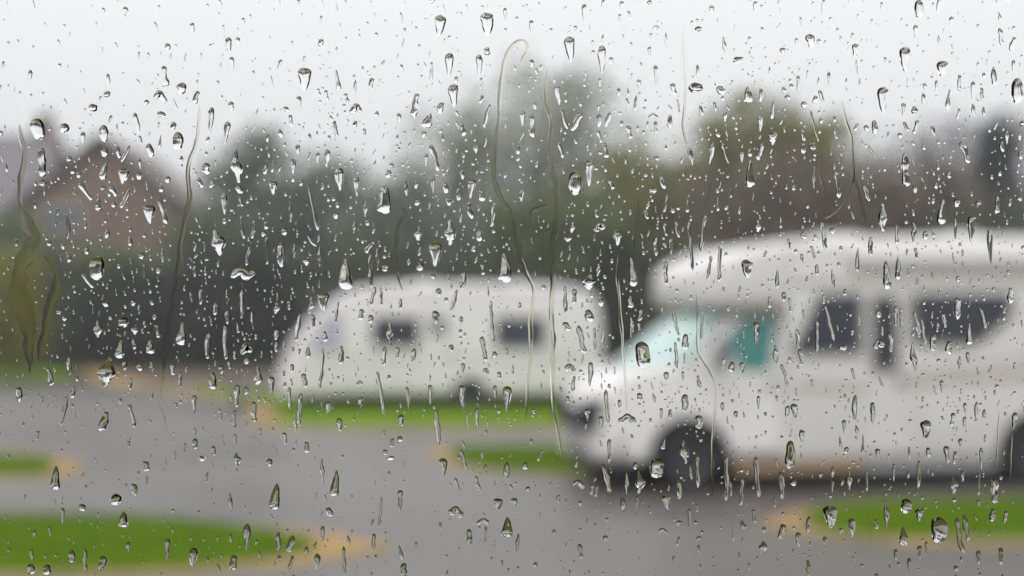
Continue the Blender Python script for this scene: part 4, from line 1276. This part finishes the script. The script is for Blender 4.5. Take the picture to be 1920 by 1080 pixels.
for i, d in enumerate(big):
    area = d[2] * d[3]
    size = 'large' if area > 900 else 'medium' if area > 420 else 'small'
    key = f"{size} {SHAPE_WORD[d[4]]} raindrop {behind(d[0], d[1])}"
    names.setdefault(key, []).append(i)
labels = {}
for key, idx in names.items():
    if len(idx) == 1:
        labels[idx[0]] = key
        continue
    xs_ = [big[i][0] for i in idx]; ys_ = [big[i][1] for i in idx]
    across = (max(xs_) - min(xs_)) >= .6 * (max(ys_) - min(ys_))
    for r_, i in enumerate(sorted(idx, key=lambda j: big[j][0] if across else big[j][1])):
        labels[i] = key + ', ' + (ORD[r_] + (' from left' if across else ' from top') if r_ < 12 else 'far right')
for i, d in enumerate(big):
    V, Fc = [], []
    drop_geometry(V, Fc, *d, detail=2 if d[2] > 11 else 1)
    c = Vector((pane_xz(d[0], d[1])[0], DY, pane_xz(d[0], d[1])[1]))
    o = water_obj('raindrop', [tuple(Vector(v) - c) for v in V], Fc)
    o.location = c
    tag(o, labels[i], 'raindrop', 'raindrops on the window pane')

riv_pts = []
for label, pts in RIVULETS:
    c = catmull(pts, 8)
    n = len(c)
    half = np.maximum(c[:, 2] * (.9 if c[0, 0] < 1100 else .7), 1.2) / 2
    e = np.minimum(np.arange(n), np.arange(n)[::-1]) / 4.0
    cap = np.minimum(1, np.sqrt(np.clip(e, .002, 1)))
    cyc = n / 12
    wl, wr = half * cap * wob(n, .40, cyc), half * cap * wob(n, .40, cyc)
    c[:, 0] += (wob(n, .5, cyc * .7) - 1) * half * .7
    hh = .07 * np.minimum(half, 7) * cap * wob(n, .3, cyc * 1.3)
    V, Fc = [], []
    water_strip(V, Fc, c[:, :2], wl, wr, hh, 9, skew=.2)
    tag(water_obj('water_trail', V, Fc, M_TRAIL_TINT), label, 'water trail', 'water trails running down the pane')
    riv_pts += [(q[0], q[1], h_) for q, h_ in zip(c, half)]

# the countless small droplets between them
V, Fc = [], []
for d in rest:
    drop_geometry(V, Fc, *d, detail=1)
def density(x, y):
    v = 1.0
    if y < 230: v = .55
    if x < 480 and y < 230: v = .32
    if y > 790: v = .60
    if y > 930 or (y > 780 and x < 900): v = .36
    if 430 < y < 790 and x > 900: v = 1.25
    return v
def scatter(count, where, far=False):
    made = 0
    for _ in range(count * 14):
        if made >= count:
            break
        x, y = where()
        inside = -20 < x < 1940 and -20 < y < 1100
        if inside and (far or random.random() > density(x, y) / 1.25):
            continue
        if random.random() < .5:
            w = min(11.0, 2.4 + random.expovariate(1 / 1.7)); h = w * random.uniform(.8, 1.7); sh = 'o'
        else:
            w = min(10.0, 2.6 + random.expovariate(1 / 1.8)); h = w * random.uniform(1.6, 4.5); sh = random.choice('ssbtv')
        if far or (not inside and random.random() < .16):
            k = random.uniform(1.6, 4.0)
            w *= k; h *= k * .8
        if not free(x, y, max(w, h) * .5 + .6):
            continue
        occupy(x, y, max(w, h) * .5)
        drop_geometry(V, Fc, x, y, w, h, sh, random.gauss(0, .18) * h, detail=0 if w < 8 or far else 1)
        made += 1
def in_view():
    if random.random() < .45:            # crumbs left along the track of a larger drop
        e_ = random.choice(entries)
        return e_[0] + random.gauss(0, 7), e_[1] + random.choice((-1, -1, 1)) * (e_[3] * .5 + abs(random.gauss(0, 26)))
    return random.uniform(-20, 1940), random.uniform(-20, 1100)
scatter(3300, in_view)
scatter(1600, lambda: (random.uniform(-1500, 3420), random.uniform(-700, 1800)))
scatter(3600, lambda: (random.uniform(-4900, 6800), random.uniform(-2100, 3600)), far=True)
tag(water_obj('fine_droplets', V, Fc), 'countless fine droplets scattered over the whole window pane', 'droplets', kind='stuff')
